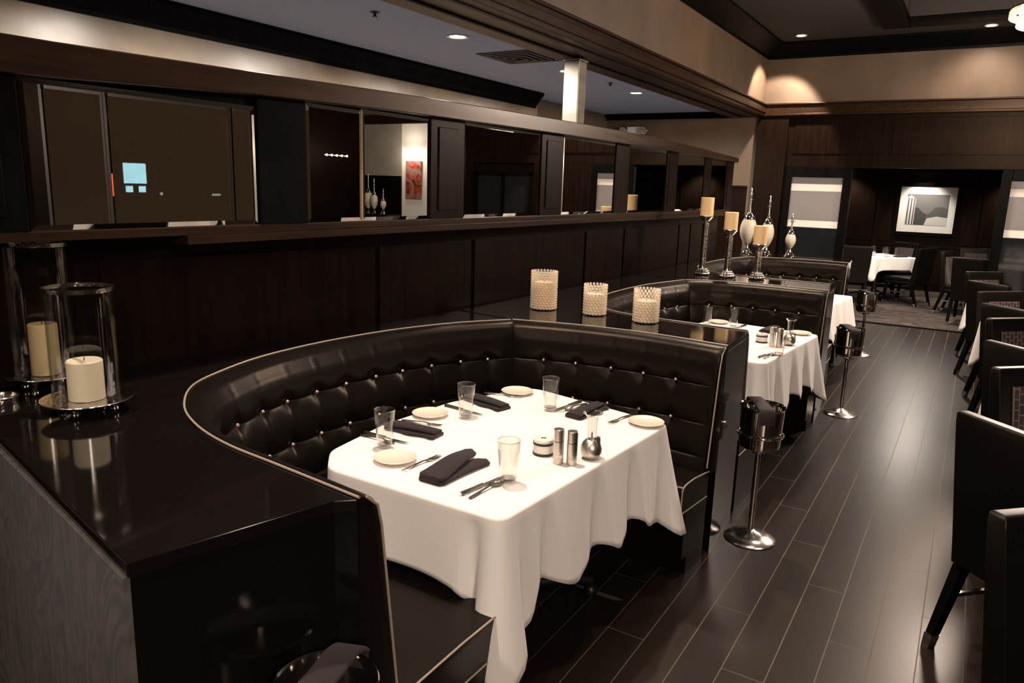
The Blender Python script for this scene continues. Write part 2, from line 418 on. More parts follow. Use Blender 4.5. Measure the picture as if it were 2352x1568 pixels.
# ------------------------------------------------------------------ path helpers
def catmull(pts, step=0.02):
    P = [Vector(p).to_3d() if len(p) == 2 else Vector(p) for p in [tuple(q) for q in pts]]
    P = [2 * P[0] - P[1]] + P + [2 * P[-1] - P[-2]]
    out = []
    for i in range(1, len(P) - 2):
        p0, p1, p2, p3 = P[i - 1:i + 3]
        n = max(2, int((p2 - p1).length / 0.004))
        for k in range(n):
            t = k / n
            out.append(0.5 * ((2 * p1) + (p2 - p0) * t + (2 * p0 - 5 * p1 + 4 * p2 - p3) * t * t + (3 * p1 - p0 - 3 * p2 + p3) * t ** 3))
    out.append(P[-2])
    return resample(out, step)
def resample(pts, step=None, n=None, closed=False):
    pts = [Vector(p) for p in pts]
    if closed: pts = pts + [pts[0]]
    cum = [0]
    for a, b in zip(pts, pts[1:]): cum.append(cum[-1] + (b - a).length)
    L = cum[-1]
    if n is None: n = max(2, int(round(L / step)) + (0 if closed else 1))
    out = []; j = 0
    for i in range(n):
        t = L * i / (n if closed else n - 1)
        while j < len(cum) - 2 and cum[j + 1] < t: j += 1
        d = cum[j + 1] - cum[j]
        out.append(pts[j].lerp(pts[j + 1], 0 if d < 1e-9 else min(1, (t - cum[j]) / d)))
    return out
def normals2d(pts, closed=False):
    m = len(pts); out = []
    for i in range(m):
        if closed: d = pts[(i + 1) % m] - pts[i - 1]
        else: d = pts[min(i + 1, m - 1)] - pts[max(i - 1, 0)]
        d = Vector((d.x, d.y, 0)).normalized(); out.append(Vector((d.y, -d.x, 0)))
    return out
def round_poly(pts, radii, seg=10):
    out = []; n = len(pts)
    for i in range(n):
        p = Vector(pts[i]); a = Vector(pts[i - 1]); b = Vector(pts[(i + 1) % n]); r = radii[i]
        da = (a - p).normalized(); db = (b - p).normalized()
        ang = da.angle(db); t = min(r / math.tan(ang / 2), (a - p).length * 0.49, (b - p).length * 0.49)
        p1 = p + da * t; p2 = p + db * t
        for k in range(seg + 1):
            s = k / seg
            out.append(((1 - s) ** 2) * p1 + 2 * s * (1 - s) * p + s * s * p2)
    return [Vector((q.x, q.y, 0)) for q in out]

# ================================================================== THE SETTING
YB = 11.6
ZC = 3.85
struct(B(-6.2, -4.2, -0.08, 7.4, YB + 0.03, 0.0).build('floor', M['floor'], smooth=False))
struct(B(-5.4, -4.0, 0.0005, -2.98, YB, 0.006).build('floor_side_aisle_bounce', M['bouncecarpet'], smooth=False))  # unseen pale carpet, added to bounce light up onto the slate ceiling
struct(B(-4.2, YB + 0.035, -0.08, 3.2, 17.0, 0.004).build('floor_private_room', M['carpet'], smooth=False))
# main ceiling with a framed tray
TX0, TX1, TY0, TY1 = -1.0, 4.6, 0.6, 10.35
mb = MB()
mb.box(-3.4, -4.2, ZC, TX0, YB + 0.1, ZC + 0.1); mb.box(TX1, -4.2, ZC, 7.0, YB + 0.1, ZC + 0.1)
mb.box(TX0, -4.2, ZC, TX1, TY0, ZC + 0.1); mb.box(TX0, TY1, ZC, TX1, YB + 0.1, ZC + 0.1)
mb.box(TX0 - 0.1, TY0 - 0.1, ZC + 0.32, TX1 + 0.1, TY1 + 0.1, ZC + 0.42)
mb.box(TX0 - 0.1, TY0 - 0.1, ZC + 0.1, TX0, TY1 + 0.1, ZC + 0.32); mb.box(TX1, TY0 - 0.1, ZC + 0.1, TX1 + 0.1, TY1 + 0.1, ZC + 0.32)
mb.box(TX0, TY0 - 0.1, ZC + 0.1, TX1, TY0, ZC + 0.32); mb.box(TX0, TY1, ZC + 0.1, TX1, TY1 + 0.1, ZC + 0.32)
struct(mb.build('ceiling', M['ceil'], smooth=False))
mb = MB(); t = 0.30; h = 0.07
mb.box(TX0 - t, TY0 - t, ZC - h, TX0, TY1 + t, ZC - 0.002); mb.box(TX1, TY0 - t, ZC - h, TX1 + t, TY1 + t, ZC - 0.002)
mb.box(TX0, TY0 - t, ZC - h, TX1, TY0, ZC - 0.002); mb.box(TX0, TY1, ZC - h, TX1, TY1 + t, ZC - 0.002)
struct(mb.build('trim_1', M['woodblack'], smooth=False, bevel=0.012))
# beam over the partition: wallpapered fascia, wood trim below, dark crown above
BX = -2.85
struct(B(-3.38, -4.0, 2.90, BX - 0.03, YB, ZC).build('wall_beam', M['wallpaper'], smooth=False))
mb = MB()
mb.box(-3.40, -4.0, 2.875, BX, YB - 0.02, 2.90)
mb.box(BX - 0.03, -4.0, 2.90, BX, YB - 0.02, 3.04)
mb.box(BX, -4.0, 2.915, BX + 0.02, YB - 0.02, 2.985)
mb.box(BX, -4.0, 3.02, BX + 0.03, YB - 0.02, 3.045)
mb.box(-3.30, -4.0, 2.855, -3.18, YB - 0.02, 2.875); mb.box(-3.05, -4.0, 2.86, -2.95, YB - 0.02, 2.875)
struct(mb.build('trim_2', M['woodh'], smooth=False, bevel=0.006))
def crown(y0, y1, x, zb, zt, d, sgn):            # along y, on a wall at x, sgn = direction into the room
    prof = [(0, zb), (0.02, zb), (0.025, zb + 0.03), (0.05, zb + 0.045), (d * 0.55, zb + (zt - zb) * 0.5), (d * 0.85, zt - 0.05), (d, zt - 0.03), (d, zt - 0.002), (0, zt - 0.002)]
    rings = [[(x + sgn * a, y, z) for a, z in prof] for y in (y0, y1)]
    return MB().loft(rings)
def crown_x(x0, x1, y, zb, zt, d, sgn):
    prof = [(0, zb), (0.02, zb), (0.025, zb + 0.03), (0.05, zb + 0.045), (d * 0.55, zb + (zt - zb) * 0.5), (d * 0.85, zt - 0.05), (d, zt - 0.03), (d, zt - 0.002), (0, zt - 0.002)]
    rings = [[(x, y + sgn * a, z) for a, z in prof] for x in (x0, x1)]
    return MB().loft(rings)
struct(crown(-4.0, YB - 0.02, BX - 0.03, 3.66, ZC, 0.24, 1).build('trim_3', M['woodblack']))
struct(crown_x(BX, 6.4, YB, 3.66, ZC, 0.24, -1).build('trim_4', M['woodblack']))

# side aisle left of the partition
ZL = 2.95
struct(B(-6.0, -4.0, ZL, -3.385, YB, ZL + 0.1).build('ceiling_side_aisle', M['ceilL'], smooth=False))
mb = MB(); mb.box(-5.35, -4.0, 0, -5.15, 8.88, ZL); mb.box(-5.6, 8.88, 0, -5.40, YB, ZL)
mb.box(-5.40, 8.82, 0, -5.35, 8.88, ZL)
struct(mb.build('wall_left', M['sheenwall'], smooth=False))
struct(crown(-4.0, 8.80, -5.15, 2.765, ZL, 0.14, 1).build('trim_5', M['woodblack']))
struct(crown_x(-5.4, -3.40, YB, 2.86, ZL, 0.10, -1).build('trim_6', M['woodblack']))
struct(B(-5.6, YB, 0, BX - 0.08, YB + 0.12, ZL).build('wall_far_left', M['wallpaper'], smooth=False))
mb = MB(); mb.box(-5.38, YB - 0.03, 0, -3.02, YB - 0.001, 1.84); mb.box(-5.38, YB - 0.05, 1.84, -3.02, YB - 0.001, 1.87)
struct(mb.build('trim_7', M['wood'], smooth=False))
# room enclosure beyond the frame
struct(B(-6.2, -4.3, 0, 7.0, -4.2, ZC + 0.1).build('wall_front', M['wood'], smooth=False))

# right wall with four blind-covered windows seen in the mirrors
XR = 6.2
mb = MB()
W0, W1, WZ0, WZ1 = 5.45, 8.9, 0.9, 2.98
mb.box(XR, -4.2, 0, XR + 0.15, W0, ZC); mb.box(XR, W1, 0, XR + 0.15, YB, ZC)
mb.box(XR, W0, 0, XR + 0.15, W1, WZ0); mb.box(XR, W0, WZ1, XR + 0.15, W1, ZC)
struct(mb.build('wall_right', M['wood'], smooth=False))
cuts = [5.45, 6.32, 8.45, 8.9]
for i in range(3):
    a, b = cuts[i], cuts[i + 1]
    wo = MB()
    for (y0, y1, z0, z1) in ((a, a + 0.05, WZ0, WZ1), (b - 0.05, b, WZ0, WZ1), (a, b, WZ0, WZ0 + 0.05), (a, b, WZ1 - 0.06, WZ1)):
        wo.box(XR + 0.005, y0, z0, XR + 0.12, y1, z1)
    fr = struct(wo.build('window_%d' % (i + 1), M['frameBrown'], smooth=False, bevel=0.004))
    B(XR + 0.09, a + 0.05, WZ0 + 0.05, XR + 0.10, b - 0.05, WZ1 - 0.06).build('window_pane', M['clearpane'], fr, smooth=False)
    bl = thing('roller_blind', ['narrow brown roller blind nearest the pilaster in the left mirror reflection', 'wide brown roller blind with a cold light glowing through it, in the left mirror', 'narrow brown roller blind at the right edge of the left mirror reflection'][i], 'blind', (XR - 0.02, (a + b) / 2, WZ0 + 0.06), group='window blinds across the room')
    hw = (b - a) / 2 - 0.055
    B(-0.003, -hw, 0, 0.003, hw, 1.87).build('blind_fabric', M['blind'], bl, smooth=False)
    B(-0.02, -hw, 1.87, 0.018, hw, 1.96).build('blind_cassette', M['frameBrown'], bl, smooth=False, bevel=0.005)
bd = thing('street_building', 'dark building across the street with a cold lit shop window', 'building', (15.5, 10.5, 0))
B(0, -5, 0, 0.5, 6, 5).build('wall', M['facade'], bd, smooth=False)
B(-0.02, 1.66, 1.50, 0.0, 2.32, 2.05).build('lit_window', M['cyan'], bd, smooth=False)
B(-0.02, 1.70, 1.26, 0.0, 1.90, 1.43).build('lit_window', M['cyan'], bd, smooth=False)
B(-0.02, 2.08, 1.26, 0.0, 2.28, 1.43).build('lit_window', M['cyan'], bd, smooth=False)
B(-0.02, 4.45, 1.18, 0.0, 4.75, 1.24).build('lit_sign', M['dim'], bd, smooth=False)
B(-0.02, 2.72, 1.18, 0.0, 2.80, 1.26).build('lit_sign', M['dim'], bd, smooth=False)
B(-0.02, 1.32, 1.15, 0.0, 1.35, 1.75).build('lit_sign', M['red'], bd, smooth=False)

# back wall of the dining room
mb = MB()
mb.box(-2.93, YB, 3.04, 6.4, YB + 0.15, ZC)
struct(mb.build('wall_back', M['wallpaper'], smooth=False))
mb = MB()
mb.box(-2.93, YB - 0.06, 0, -2.50, YB + 0.15, 2.87)                     # pier
mb.box(-2.50, YB, 2.16, 6.4, YB + 0.15, 3.04)                          # panelling over the openings
mb.box(0.98, YB, 0, 2.1, YB + 0.15, 2.16)
mb.box(3.4, YB, 0, 4.35, YB + 0.15, 2.16)
mb.box(2.1, YB + 0.1, 2.0, 3.4, YB + 0.15, 2.16)
for a, b in ((-2.42, -1.2), (-1.12, 0.4), (0.48, 1.5), (1.58, 2.9), (2.98, 4.2)):
    mb.box(a, YB - 0.012, 2.34, b, YB, 2.82)
for a, b in ((1.04, 1.5), (1.56, 2.02), (3.46, 3.9), (3.95, 4.3)):
    mb.box(a, YB - 0.012, 0.2, b, YB, 2.1)
struct(mb.build('wall_back_panelling', M['wood'], smooth=False, bevel=0.004))
mb = MB()
mb.box(-2.93, YB - 0.09, 2.87, 6.4, YB, 2.90); mb.box(-2.93, YB - 0.07, 2.90, 6.4, YB, 3.02); mb.box(-2.93, YB - 0.1, 3.02, 6.4, YB, 3.045)
struct(mb.build('trim_8', M['woodh'], smooth=False, bevel=0.006))
struct(B(4.35, YB - 0.01, 0, 5.09, YB + 0.15, 3.04).build('wall_back_picture_bay', M['mat'], smooth=False))
mb = MB(); mb.box(5.09, YB - 0.02, 0, 6.2, YB + 0.15, 3.04)
struct(mb.build('wall_back_alcove', M['greywall'], smooth=False))
struct(B(5.09, YB - 0.06, 0, 6.2, YB - 0.02, 1.88).build('trim_9', M['woodblack'], smooth=False))
B_ = B
# glazed panels either side of the opening
def glazed(name, x0, x1, lab):
    d = struct(MB().box(x0, YB + 0.0, 0, x0 + 0.11, YB + 0.09, 2.16).box(x1 - 0.11, YB + 0.0, 0, x1, YB + 0.09, 2.16)
               .box(x0 + 0.11, YB, 2.02, x1 - 0.11, YB + 0.09, 2.16).box(x0 + 0.11, YB, 0, x1 - 0.11, YB + 0.09, 0.25).build(name, M['woodblack'], smooth=False, bevel=0.005))
    a, b = x0 + 0.11, x1 - 0.11
    for z0, z1, mt, nm in ((0.25, 1.30, 'darkglass', 'clear_pane'), (1.30, 1.40, 'frostband', 'frosted_band'), (1.40, 1.82, 'frost', 'frosted_pane'), (1.82, 1.92, 'frostband', 'frosted_band'), (1.92, 2.02, 'frost', 'frosted_pane')):
        B(a, YB + 0.035, z0, b, YB + 0.043, z1).build(nm, M[mt], d, smooth=False)
    return d
glazed('door_1', -2.50, -1.58, '')
glazed('door_2', 0.20, 0.98, '')
mb = MB(); mb.box(2.1, YB, 0, 2.2, YB + 0.1, 2.0); mb.box(3.3, YB, 0, 3.4, YB + 0.1, 2.0); mb.box(2.72, YB, 0, 2.78, YB + 0.1, 2.0); mb.box(2.1, YB, 1.94, 3.4, YB + 0.1, 2.0)
dd = struct(mb.build('door_3', M['woodblack'], smooth=False))
B(2.2, YB + 0.04, 0, 2.72, YB + 0.05, 1.94).build('door_pane', M['darkglass'], dd, smooth=False)
B(2.78, YB + 0.04, 0, 3.3, YB + 0.05, 1.94).build('door_pane', M['darkglass'], dd, smooth=False)

# private room
struct(B(-4.2, YB + 0.15, 2.36, 3.2, 17.0, 2.46).build('ceiling_private_room', M['ceil'], smooth=False))
mb = MB(); mb.box(-4.2, 16.5, 0, 3.2, 16.7, 2.36)
for a, b in ((-3.9, -2.9), (-2.8, -1.75), (-1.65, -0.05), (0.05, 1.1), (1.2, 2.3)):
    mb.box(a, 16.485, 0.15, b, 16.5, 0.82); mb.box(a, 16.485, 0.92, b, 16.5, 2.08)
mb.box(-4.2, 16.47, 2.16, 3.2, 16.5, 2.36); mb.box(-4.2, 16.48, 0.84, 3.2, 16.5, 0.9)
struct(mb.build('wall_private_far', M['wood'], smooth=False, bevel=0.004))
struct(B(-4.3, YB + 0.15, 0, -4.2, 16.7, 2.4).build('wall_private_left', M['wood'], smooth=False))
struct(B(3.2, YB + 0.15, 0, 3.3, 16.7, 2.4).build('wall_private_right', M['wood'], smooth=False))
struct(B(-4.2, YB + 0.151, 0, -2.93, YB + 0.2, 2.36).build('wall_private_near', M['wood'], smooth=False))
struct(B(-1.58, YB - 0.01, 0, 0.20, YB + 0.06, 0.012).build('trim_10', M['woodblack'], smooth=False))

# mirrored partition between dining room and side aisle
XM = -2.33
low = [(0.55, -2.71), (1.3, -2.665), (2.2, -2.58), (2.75, -2.52), (3.6, -2.47), (5.0, -2.455), (8.3, -2.45)]
def xlow(y):
    for (a, xa), (b, xb) in zip(low, low[1:]):
        if y <= b: return xa + (xb - xa) * max(0, (y - a)) / (b - a)
    return low[-1][1]
poly = [(x, y) for y, x in low] + [(-2.95, 8.3), (-2.95, 0.55)]
pw = struct(MB().prism(poly, 0, 1.548).build('wall_middle', M['wood'], smooth=False))
B(-2.95, 0.55, 1.548, XM - 0.014, 8.3, 2.09).build('core', M['woodblack'], pw, smooth=False)
topz = [(0.53, 2.00, 2.105), (1.2, 2.012, 2.110), (1.9, 2.045, 2.125), (2.6, 2.063, 2.142), (3.4, 2.072, 2.156), (4.6, 2.082, 2.168), (5.8, 2.086, 2.172), (7.0, 2.086, 2.158), (8.32, 2.080, 2.125)]
def ztop(y, k=1):
    for p, q in zip(topz, topz[1:]):
        if y <= q[0]: return p[k] + (q[k] - p[k]) * (y - p[0]) / (q[0] - p[0])
    return topz[-1][k]
MB().loft([[(-2.97, y, a), (-2.28, y, a), (-2.28, y, b), (-2.97, y, b)] for y, a, b in topz]).build('header', M['woodh'], pw, smooth=False, bevel=0.004)
MB().box(-2.95, 0.55, 1.548, XM + 0.004, 8.31, 1.578).box(-2.42, 1.62, 1.515, XM + 0.004, 8.31, 1.548).build('rail', M['woodh'], pw, smooth=False, bevel=0.004)
for y in (0.98, 2.79, 3.56, 4.99, 5.7, 7.02):     # raised wainscot panels between grooves
    pass
gr = [0.75, 1.46, 2.79, 3.56, 4.99, 5.70, 7.02, 7.36, 8.25]
for a, b in zip(gr, gr[1:]):
    n = 6; mbp = MB(); r0 = []; r1 = []
    rings = []
    for k in range(n + 1):
        y = a + 0.018 + (b - a - 0.036) * k / n; x = xlow(y)
        rings.append([(x, y, 0.9), (x + 0.012, y, 0.9), (x + 0.012, y, 1.44), (x, y, 1.44)])
    MB().loft(rings).build('wainscot_panel', M['wood'], pw, smooth=False)
mir = [(1.115, 1.93), (2.18, 2.495), (2.50, 2.975), (3.27, 4.075), (4.37, 5.19), (5.45, 6.26), (6.54, 7.30), (7.52, 8.05)]
pil = [(0.55, 1.11), (1.935, 2.175), (2.98, 3.265), (4.08, 4.365), (5.195, 5.445), (6.265, 6.535), (7.305, 7.515), (8.055, 8.31)]
for a, b in pil:
    p_ = MB().box(XM - 0.03, a, 1.578, XM + 0.006, b, ztop(b) + 0.004)
    if b - a > 0.25: p_.box(XM + 0.006, a + 0.06, 1.62, XM + 0.012, b - 0.06, ztop(a) - 0.04)
    p_.build('pilaster', M['woodblack'] if b < 2.3 else M['wood'], pw, smooth=False, bevel=0.003)
mlab = ['widest mirror strip, reflecting brown blinds above the left candles', 'narrow mirror strip left of the tall tan seam', 'mirror strip reflecting three vases and a lit painting', 'mirror strip with wood pilasters both sides, fourth from the left', 'mirror strip reflecting warm brown wood panelling', 'mirror strip reflecting the tall stand candle', 'mirror strip reflecting a thin white sliver, behind tallest candle', 'last mirror strip at the far end of the partition']
for (a, b), lb in zip(mir, mlab):
    z0, z1 = 1.579, ztop(a) - 0.001; bv = 0.016; ym = (a + b) / 2; zc = z0
    root = thing('wall_mirror', lb, 'mirror', (XM, ym, z0), group='mirror strips along the partition')
    h = (b - a) / 2; H = z1 - z0
    MB().box(-0.012, -h + bv, bv, 0.0, h - bv, H - bv).build('mirror_glass', M['mirror'], root, smooth=False)
    d = 0.0022
    fr = MB(); o = [(-h, 0), (h, 0), (h, H), (-h, H)]; i = [(-h + bv, bv), (h - bv, bv), (h - bv, H - bv), (-h + bv, H - bv)]
    vs = [(-d, y, z) for y, z in o] + [(0, y, z) for y, z in i] + [(-0.012, y, z) for y, z in o] + [(-0.012, y, z) for y, z in i]
    fs = []
    for k in range(4):
        k2 = (k + 1) % 4
        fs += [(k, k2, 4 + k2, 4 + k), (8 + k, 8 + k2, k2, k), (8 + k2, 8 + k, 12 + k, 12 + k2), (4 + k, 4 + k2, 12 + k2, 12 + k)]
    fr.add(vs, fs).build('bevelled_edge', M['mirror'], root, smooth=False)

B(XM - 0.01, 2.4955, 1.579, XM + 0.004, 2.4995, 2.075).build('reflection_strip', M['glint'], pw, smooth=False)  # tan strip painted in for a pale reflected line between two mirrors
fl = thing('wall_lamp', 'five bulb wall lamp reflected as a row of dots in the narrow mirror strip', 'lamp', (XR - 0.001, 10.89, 2.235))
B(-0.03, -0.31, -0.012, 0, 0.31, 0.012).build('rail', M['silver'], fl, smooth=False, bevel=0.004)
for k in range(5):
    MB().ball((-0.052, -0.272 + 0.136 * k, 0), 0.022, 14, 8).build('bulb', M['bulb'], fl)
# stainless column in the side aisle
c = thing('steel_column', 'square stainless steel column rising behind the mirrored partition', 'column', (-3.2, 6.16, 0))
B(-0.075, -0.075, 0.0, 0.075, 0.075, 2.845).build('column_shaft', M['columnsteel'], c, smooth=False, bevel=0.006)
B(-0.085, -0.085, 2.845, 0.085, 0.085, 2.854).build('column_collar', M['steel'], c, smooth=False)

# ceiling fittings
def spot(name, loc, power, col, angle=80, blend=0.4, size=0.05, target=None):
    l = bpy.data.lights.new(name, 'SPOT'); l.energy = power; l.color = col; l.spot_size = radians(angle); l.spot_blend = blend; l.shadow_soft_size = size
    o = bpy.data.objects.new(name, l); COL.objects.link(o); o.location = loc
    if target: o.rotation_euler = (Vector(target) - Vector(loc)).to_track_quat('-Z', 'Y').to_euler()
    return o
def downlight(x, y, z, label, power, col, group, angle=80, blend=0.5, target=None, r=0.075):
    t = thing('ceiling_downlight', label, 'light', (x, y, z), group=group)
    MB().shell([(r * 0.70, -0.002), (r, -0.002), (r, -0.008), (r * 0.95, -0.011), (r * 0.72, -0.007)], 28).build('trim_ring', M['white'], t)
    MB().lathe([(r * 0.68, -0.0015), (r * 0.68, -0.0045), (0, -0.0052)], 24).build('lens', M['lamp'], t)
    s = spot('downlight_lamp', (x, y, z - 0.03), power, col, angle, blend, 0.05, target)
    return t
for i, y in enumerate((1.5, 3.4, 5.28, 7.22, 9.09)):
    downlight(-3.85, y, ZL, ['side aisle downlight out of frame, nearest the entrance', 'side aisle downlight out of frame over the near pilaster', 'round glowing downlight in the slate ceiling, largest in view', 'round glowing downlight partly behind the steel column', 'round glowing downlight farthest along the slate ceiling'][i], P_LEFT, NEUT, 'side aisle downlights', angle=172, blend=0.3, r=0.095)
tl = [(-1.75, -0.75, 'added dining ceiling downlight behind the camera, unseen fill', (-1.75, -0.3, 0), P_MAIN * 1.2, 120), (-1.95, 2.35, 'dining ceiling downlight above the front booth table', (-1.45, 2.4, 0.76), P_TABLE, 92), (-1.95, 5.1, 'dining ceiling downlight above the second booth table', (-1.35, 5.1, 0.76), P_TABLE, 92),  # first entry: unseen lamp added to light the grey panel and near cloth
      (-1.95, 7.8, 'dining ceiling downlight above the third booth table', (-1.4, 7.7, 0.76), P_TABLE, 92),
      (-2.33, 10.98, 'small glowing dining ceiling downlight in the far corner by the beam', (-2.85, 11.40, 2.3), P_MAIN * 1.6, 82), (-0.17, 11.2, 'small glowing dining ceiling downlight beside the chandelier', (-0.17, 11.0, 0), P_MAIN * 0.45, 150),
      (1.35, 11.2, 'dining ceiling downlight out of frame washing the back panelling', (1.35, 11.6, 0), P_MAIN * 2.0, 62)]
for x, y, lb, tg, pw_, an in tl:
    downlight(x, y, ZC, lb, pw_, WARM, 'dining room downlights', angle=an, blend=1.0 if an > 85 else 0.25, target=tg)
for y, lb in ((1.0, 'tray ceiling downlight over the near aisle'), (3.6, 'tray ceiling downlight over the middle aisle'), (6.4, 'tray ceiling downlight over the far aisle')):
    downlight(-0.45, y, ZC + 0.32, lb, P_MAIN * 0.4, WARM, 'tray ceiling downlights', angle=110, blend=0.8)
for y, lb in ((3.7, 'tray ceiling downlight over the nearest diamond table'), (7.4, 'tray ceiling downlight over the third diamond table')):
    downlight(1.2, y, ZC + 0.32, lb, P_MAIN * 0.6, WARM, 'tray ceiling downlights', angle=75, blend=0.8)
for x, y, tg, lb, pp, an in ((-1.0, 15.9, (-0.9, 16.5, 1.3), 'private room downlight washing the framed picture', P_PRIV * 0.5, 75), (-2.3, 16.15, (-2.3, 16.4, 0), 'private room downlight left of the picture', P_PRIV * 0.5, 110), (0.6, 16.15, (0.6, 16.4, 0), 'private room downlight right of the picture', P_PRIV * 0.5, 110),
                     (-1.3, 14.4, (-1.3, 14.6, 0), 'private room downlight above the small table', P_PRIV * 1.3, 70), (-2.0, 12.5, (-2.0, 12.3, 0), 'private room downlight behind the glazed panel', P_PRIV * 0.7, 140), (0.6, 12.6, (0.6, 12.6, 0), 'private room downlight behind the right glazed panel', P_PRIV * 0.45, 140), (-0.5, 12.3, (-0.5, 12.3, 0), 'private room downlight above the carpet edge', P_PRIV * 1.5, 176)):
    downlight(x, y, 2.36, lb, pp, NEUT, 'private room downlights', angle=an, blend=0.7, target=tg)

v = thing('ceiling_vent', 'square dark louvred air vent in the slate ceiling', 'vent', (-3.87, 6.31, ZL))
for k in range(5):
    a = 0.30 - k * 0.058; zz = -0.004 - 0.004 * k
    MB().loft([[(-a, -a, -0.001), (a, -a, -0.001), (a, a, -0.001), (-a, a, -0.001)], [(-a, -a, zz - 0.006), (a, -a, zz - 0.006), (a, a, zz - 0.006), (-a, a, zz - 0.006)], [(-a + 0.022, -a + 0.022, zz - 0.006), (a - 0.022, -a + 0.022, zz - 0.006), (a - 0.022, a - 0.022, zz - 0.006), (-a + 0.022, a - 0.022, zz - 0.006)]], caps=False).build('louvre', M['vent'], v, smooth=False)
for x, y, lb in ((-3.89, 4.32, 'small dark sprinkler head left of the largest slate ceiling downlight'), (-3.79, 8.18, 'small dark sprinkler head near the farthest slate ceiling downlight')):
    t = thing('sprinkler_head', lb, 'sprinkler', (x, y, ZL), group='side aisle sprinkler heads')
    MB().lathe([(0.035, -0.001), (0.035, -0.005), (0.012, -0.012), (0.010, -0.03)], 18).build('escutcheon', M['vent'], t)
    MB().lathe([(0.02, -0.030), (0.022, -0.034), (0, -0.036)], 14).build('deflector', M['vent'], t)
# emergency light on the far wall
t = thing('emergency_light', 'white twin-head emergency light on the far beige wall', 'light', (-4.88, YB - 0.001, 2.63))
B(-0.13, -0.06, 0, 0.13, 0, 0.12).build('housing', M['white'], t, smooth=False, bevel=0.01)
for s in (-1, 1):
    hd = MB().lathe([(0.03, 0), (0.065, 0.045), (0.07, 0.06), (0.06, 0.075), (0, 0.078)], 20)
    hd.xf(lambda p, s=s: Vector((s * 0.175 + p.x, -0.05 - p.z, 0.06 + p.y))).build('lamp_head', M['silver'], t)

# chandelier
ch = thing('chandelier', 'tiered crystal chandelier glowing at the upper right corner', 'chandelier', (0.405, 8.0, 3.09))
MB().tube([(0, 0, 0.26), (0, 0, 1.07)], 0.012).build('stem', M['chrome'], ch)
MB().lathe([(0.02, 1.01), (0.09, 1.06), (0.09, 1.07)], 24).build('ceiling_rose', M['chrome'], ch)
for r, z in ((0.40, 0.26), (0.34, 0.19), (0.26, 0.12), (0.17, 0.05)):
    MB().shell([(r - 0.006, z), (r + 0.006, z), (r + 0.006, z + 0.012), (r - 0.006, z + 0.012)], 48).build('tier_ring', M['chrome'], ch)
    mb = MB(); n = int(2 * pi * r / 0.026)
    for k in range(n):
        a = 2 * pi * k / n
        for j in range(3):
            mb.ball((r * cos(a), r * sin(a), z - 0.012 - 0.022 * j), 0.0115, 6, 4, 1.0)
    mb.build('crystal_fringe', M['crystal'], ch)
    MB().lathe([(r * 0.85, z - 0.03), (r * 0.85, z + 0.02), (r * 0.5, z + 0.03)], 32).build('glowing_diffuser', M['chand'], ch)
l = bpy.data.lights.new('chandelier_lamp', 'POINT'); l.energy = P_CHAND; l.color = WARM; l.shadow_soft_size = 0.3
o = bpy.data.objects.new('chandelier_lamp', l); COL.objects.link(o); o.location = (0.42, 8.0, 2.85)
for i, y in enumerate((-1.5,)):  # unseen chandelier added behind the camera to fill the near faces
    c2 = dup(ch, (2.2, y, 3.10), 0, 'second crystal chandelier, added unseen behind the camera as fill light')
    o2 = o.copy(); COL.objects.link(o2); o2.location = (2.2, y, 2.85)

# ================================================================== BOOTHS
ZB = 1.05
rearA = [(-1.10, 1.16), (-1.22, 1.172), (-1.41, 1.19), (-1.63, 1.212), (-1.83, 1.265), (-2.02, 1.36), (-2.2, 1.52), (-2.30, 1.73), (-2.36, 1.94), (-2.382, 2.19), (-2.372, 2.44), (-2.322, 2.75), (-2.211, 3.067), (-2.05, 3.333)]
sideA = [(-2.045, 3.345), (-1.70, 3.44), (-1.32, 3.475), (-0.912, 3.429)]
rearB = [(-0.95, 3.90), (-1.3, 3.91), (-1.6, 3.94), (-1.82, 4.03), (-1.98, 4.19), (-2.05, 4.42), (-2.085, 4.75), (-2.075, 5.28), (-1.96, 5.845)]
sideB = [(-1.955, 5.86), (-1.7, 6.0), (-1.4, 6.055), (-0.881, 6.029)]
rearC = [(-0.95, 6.50), (-1.4, 6.51), (-1.75, 6.56), (-2.0, 6.68), (-2.18, 6.9), (-2.26, 7.2), (-2.29, 7.7), (-2.25, 8.2), (-2.155, 8.60)]
sideC = [(-2.15, 8.615), (-1.8, 8.76), (-1.45, 8.81), (-1.122, 8.80)]
BUT = MB().ball((0, 0, 0), 0.0095, 12, 8)
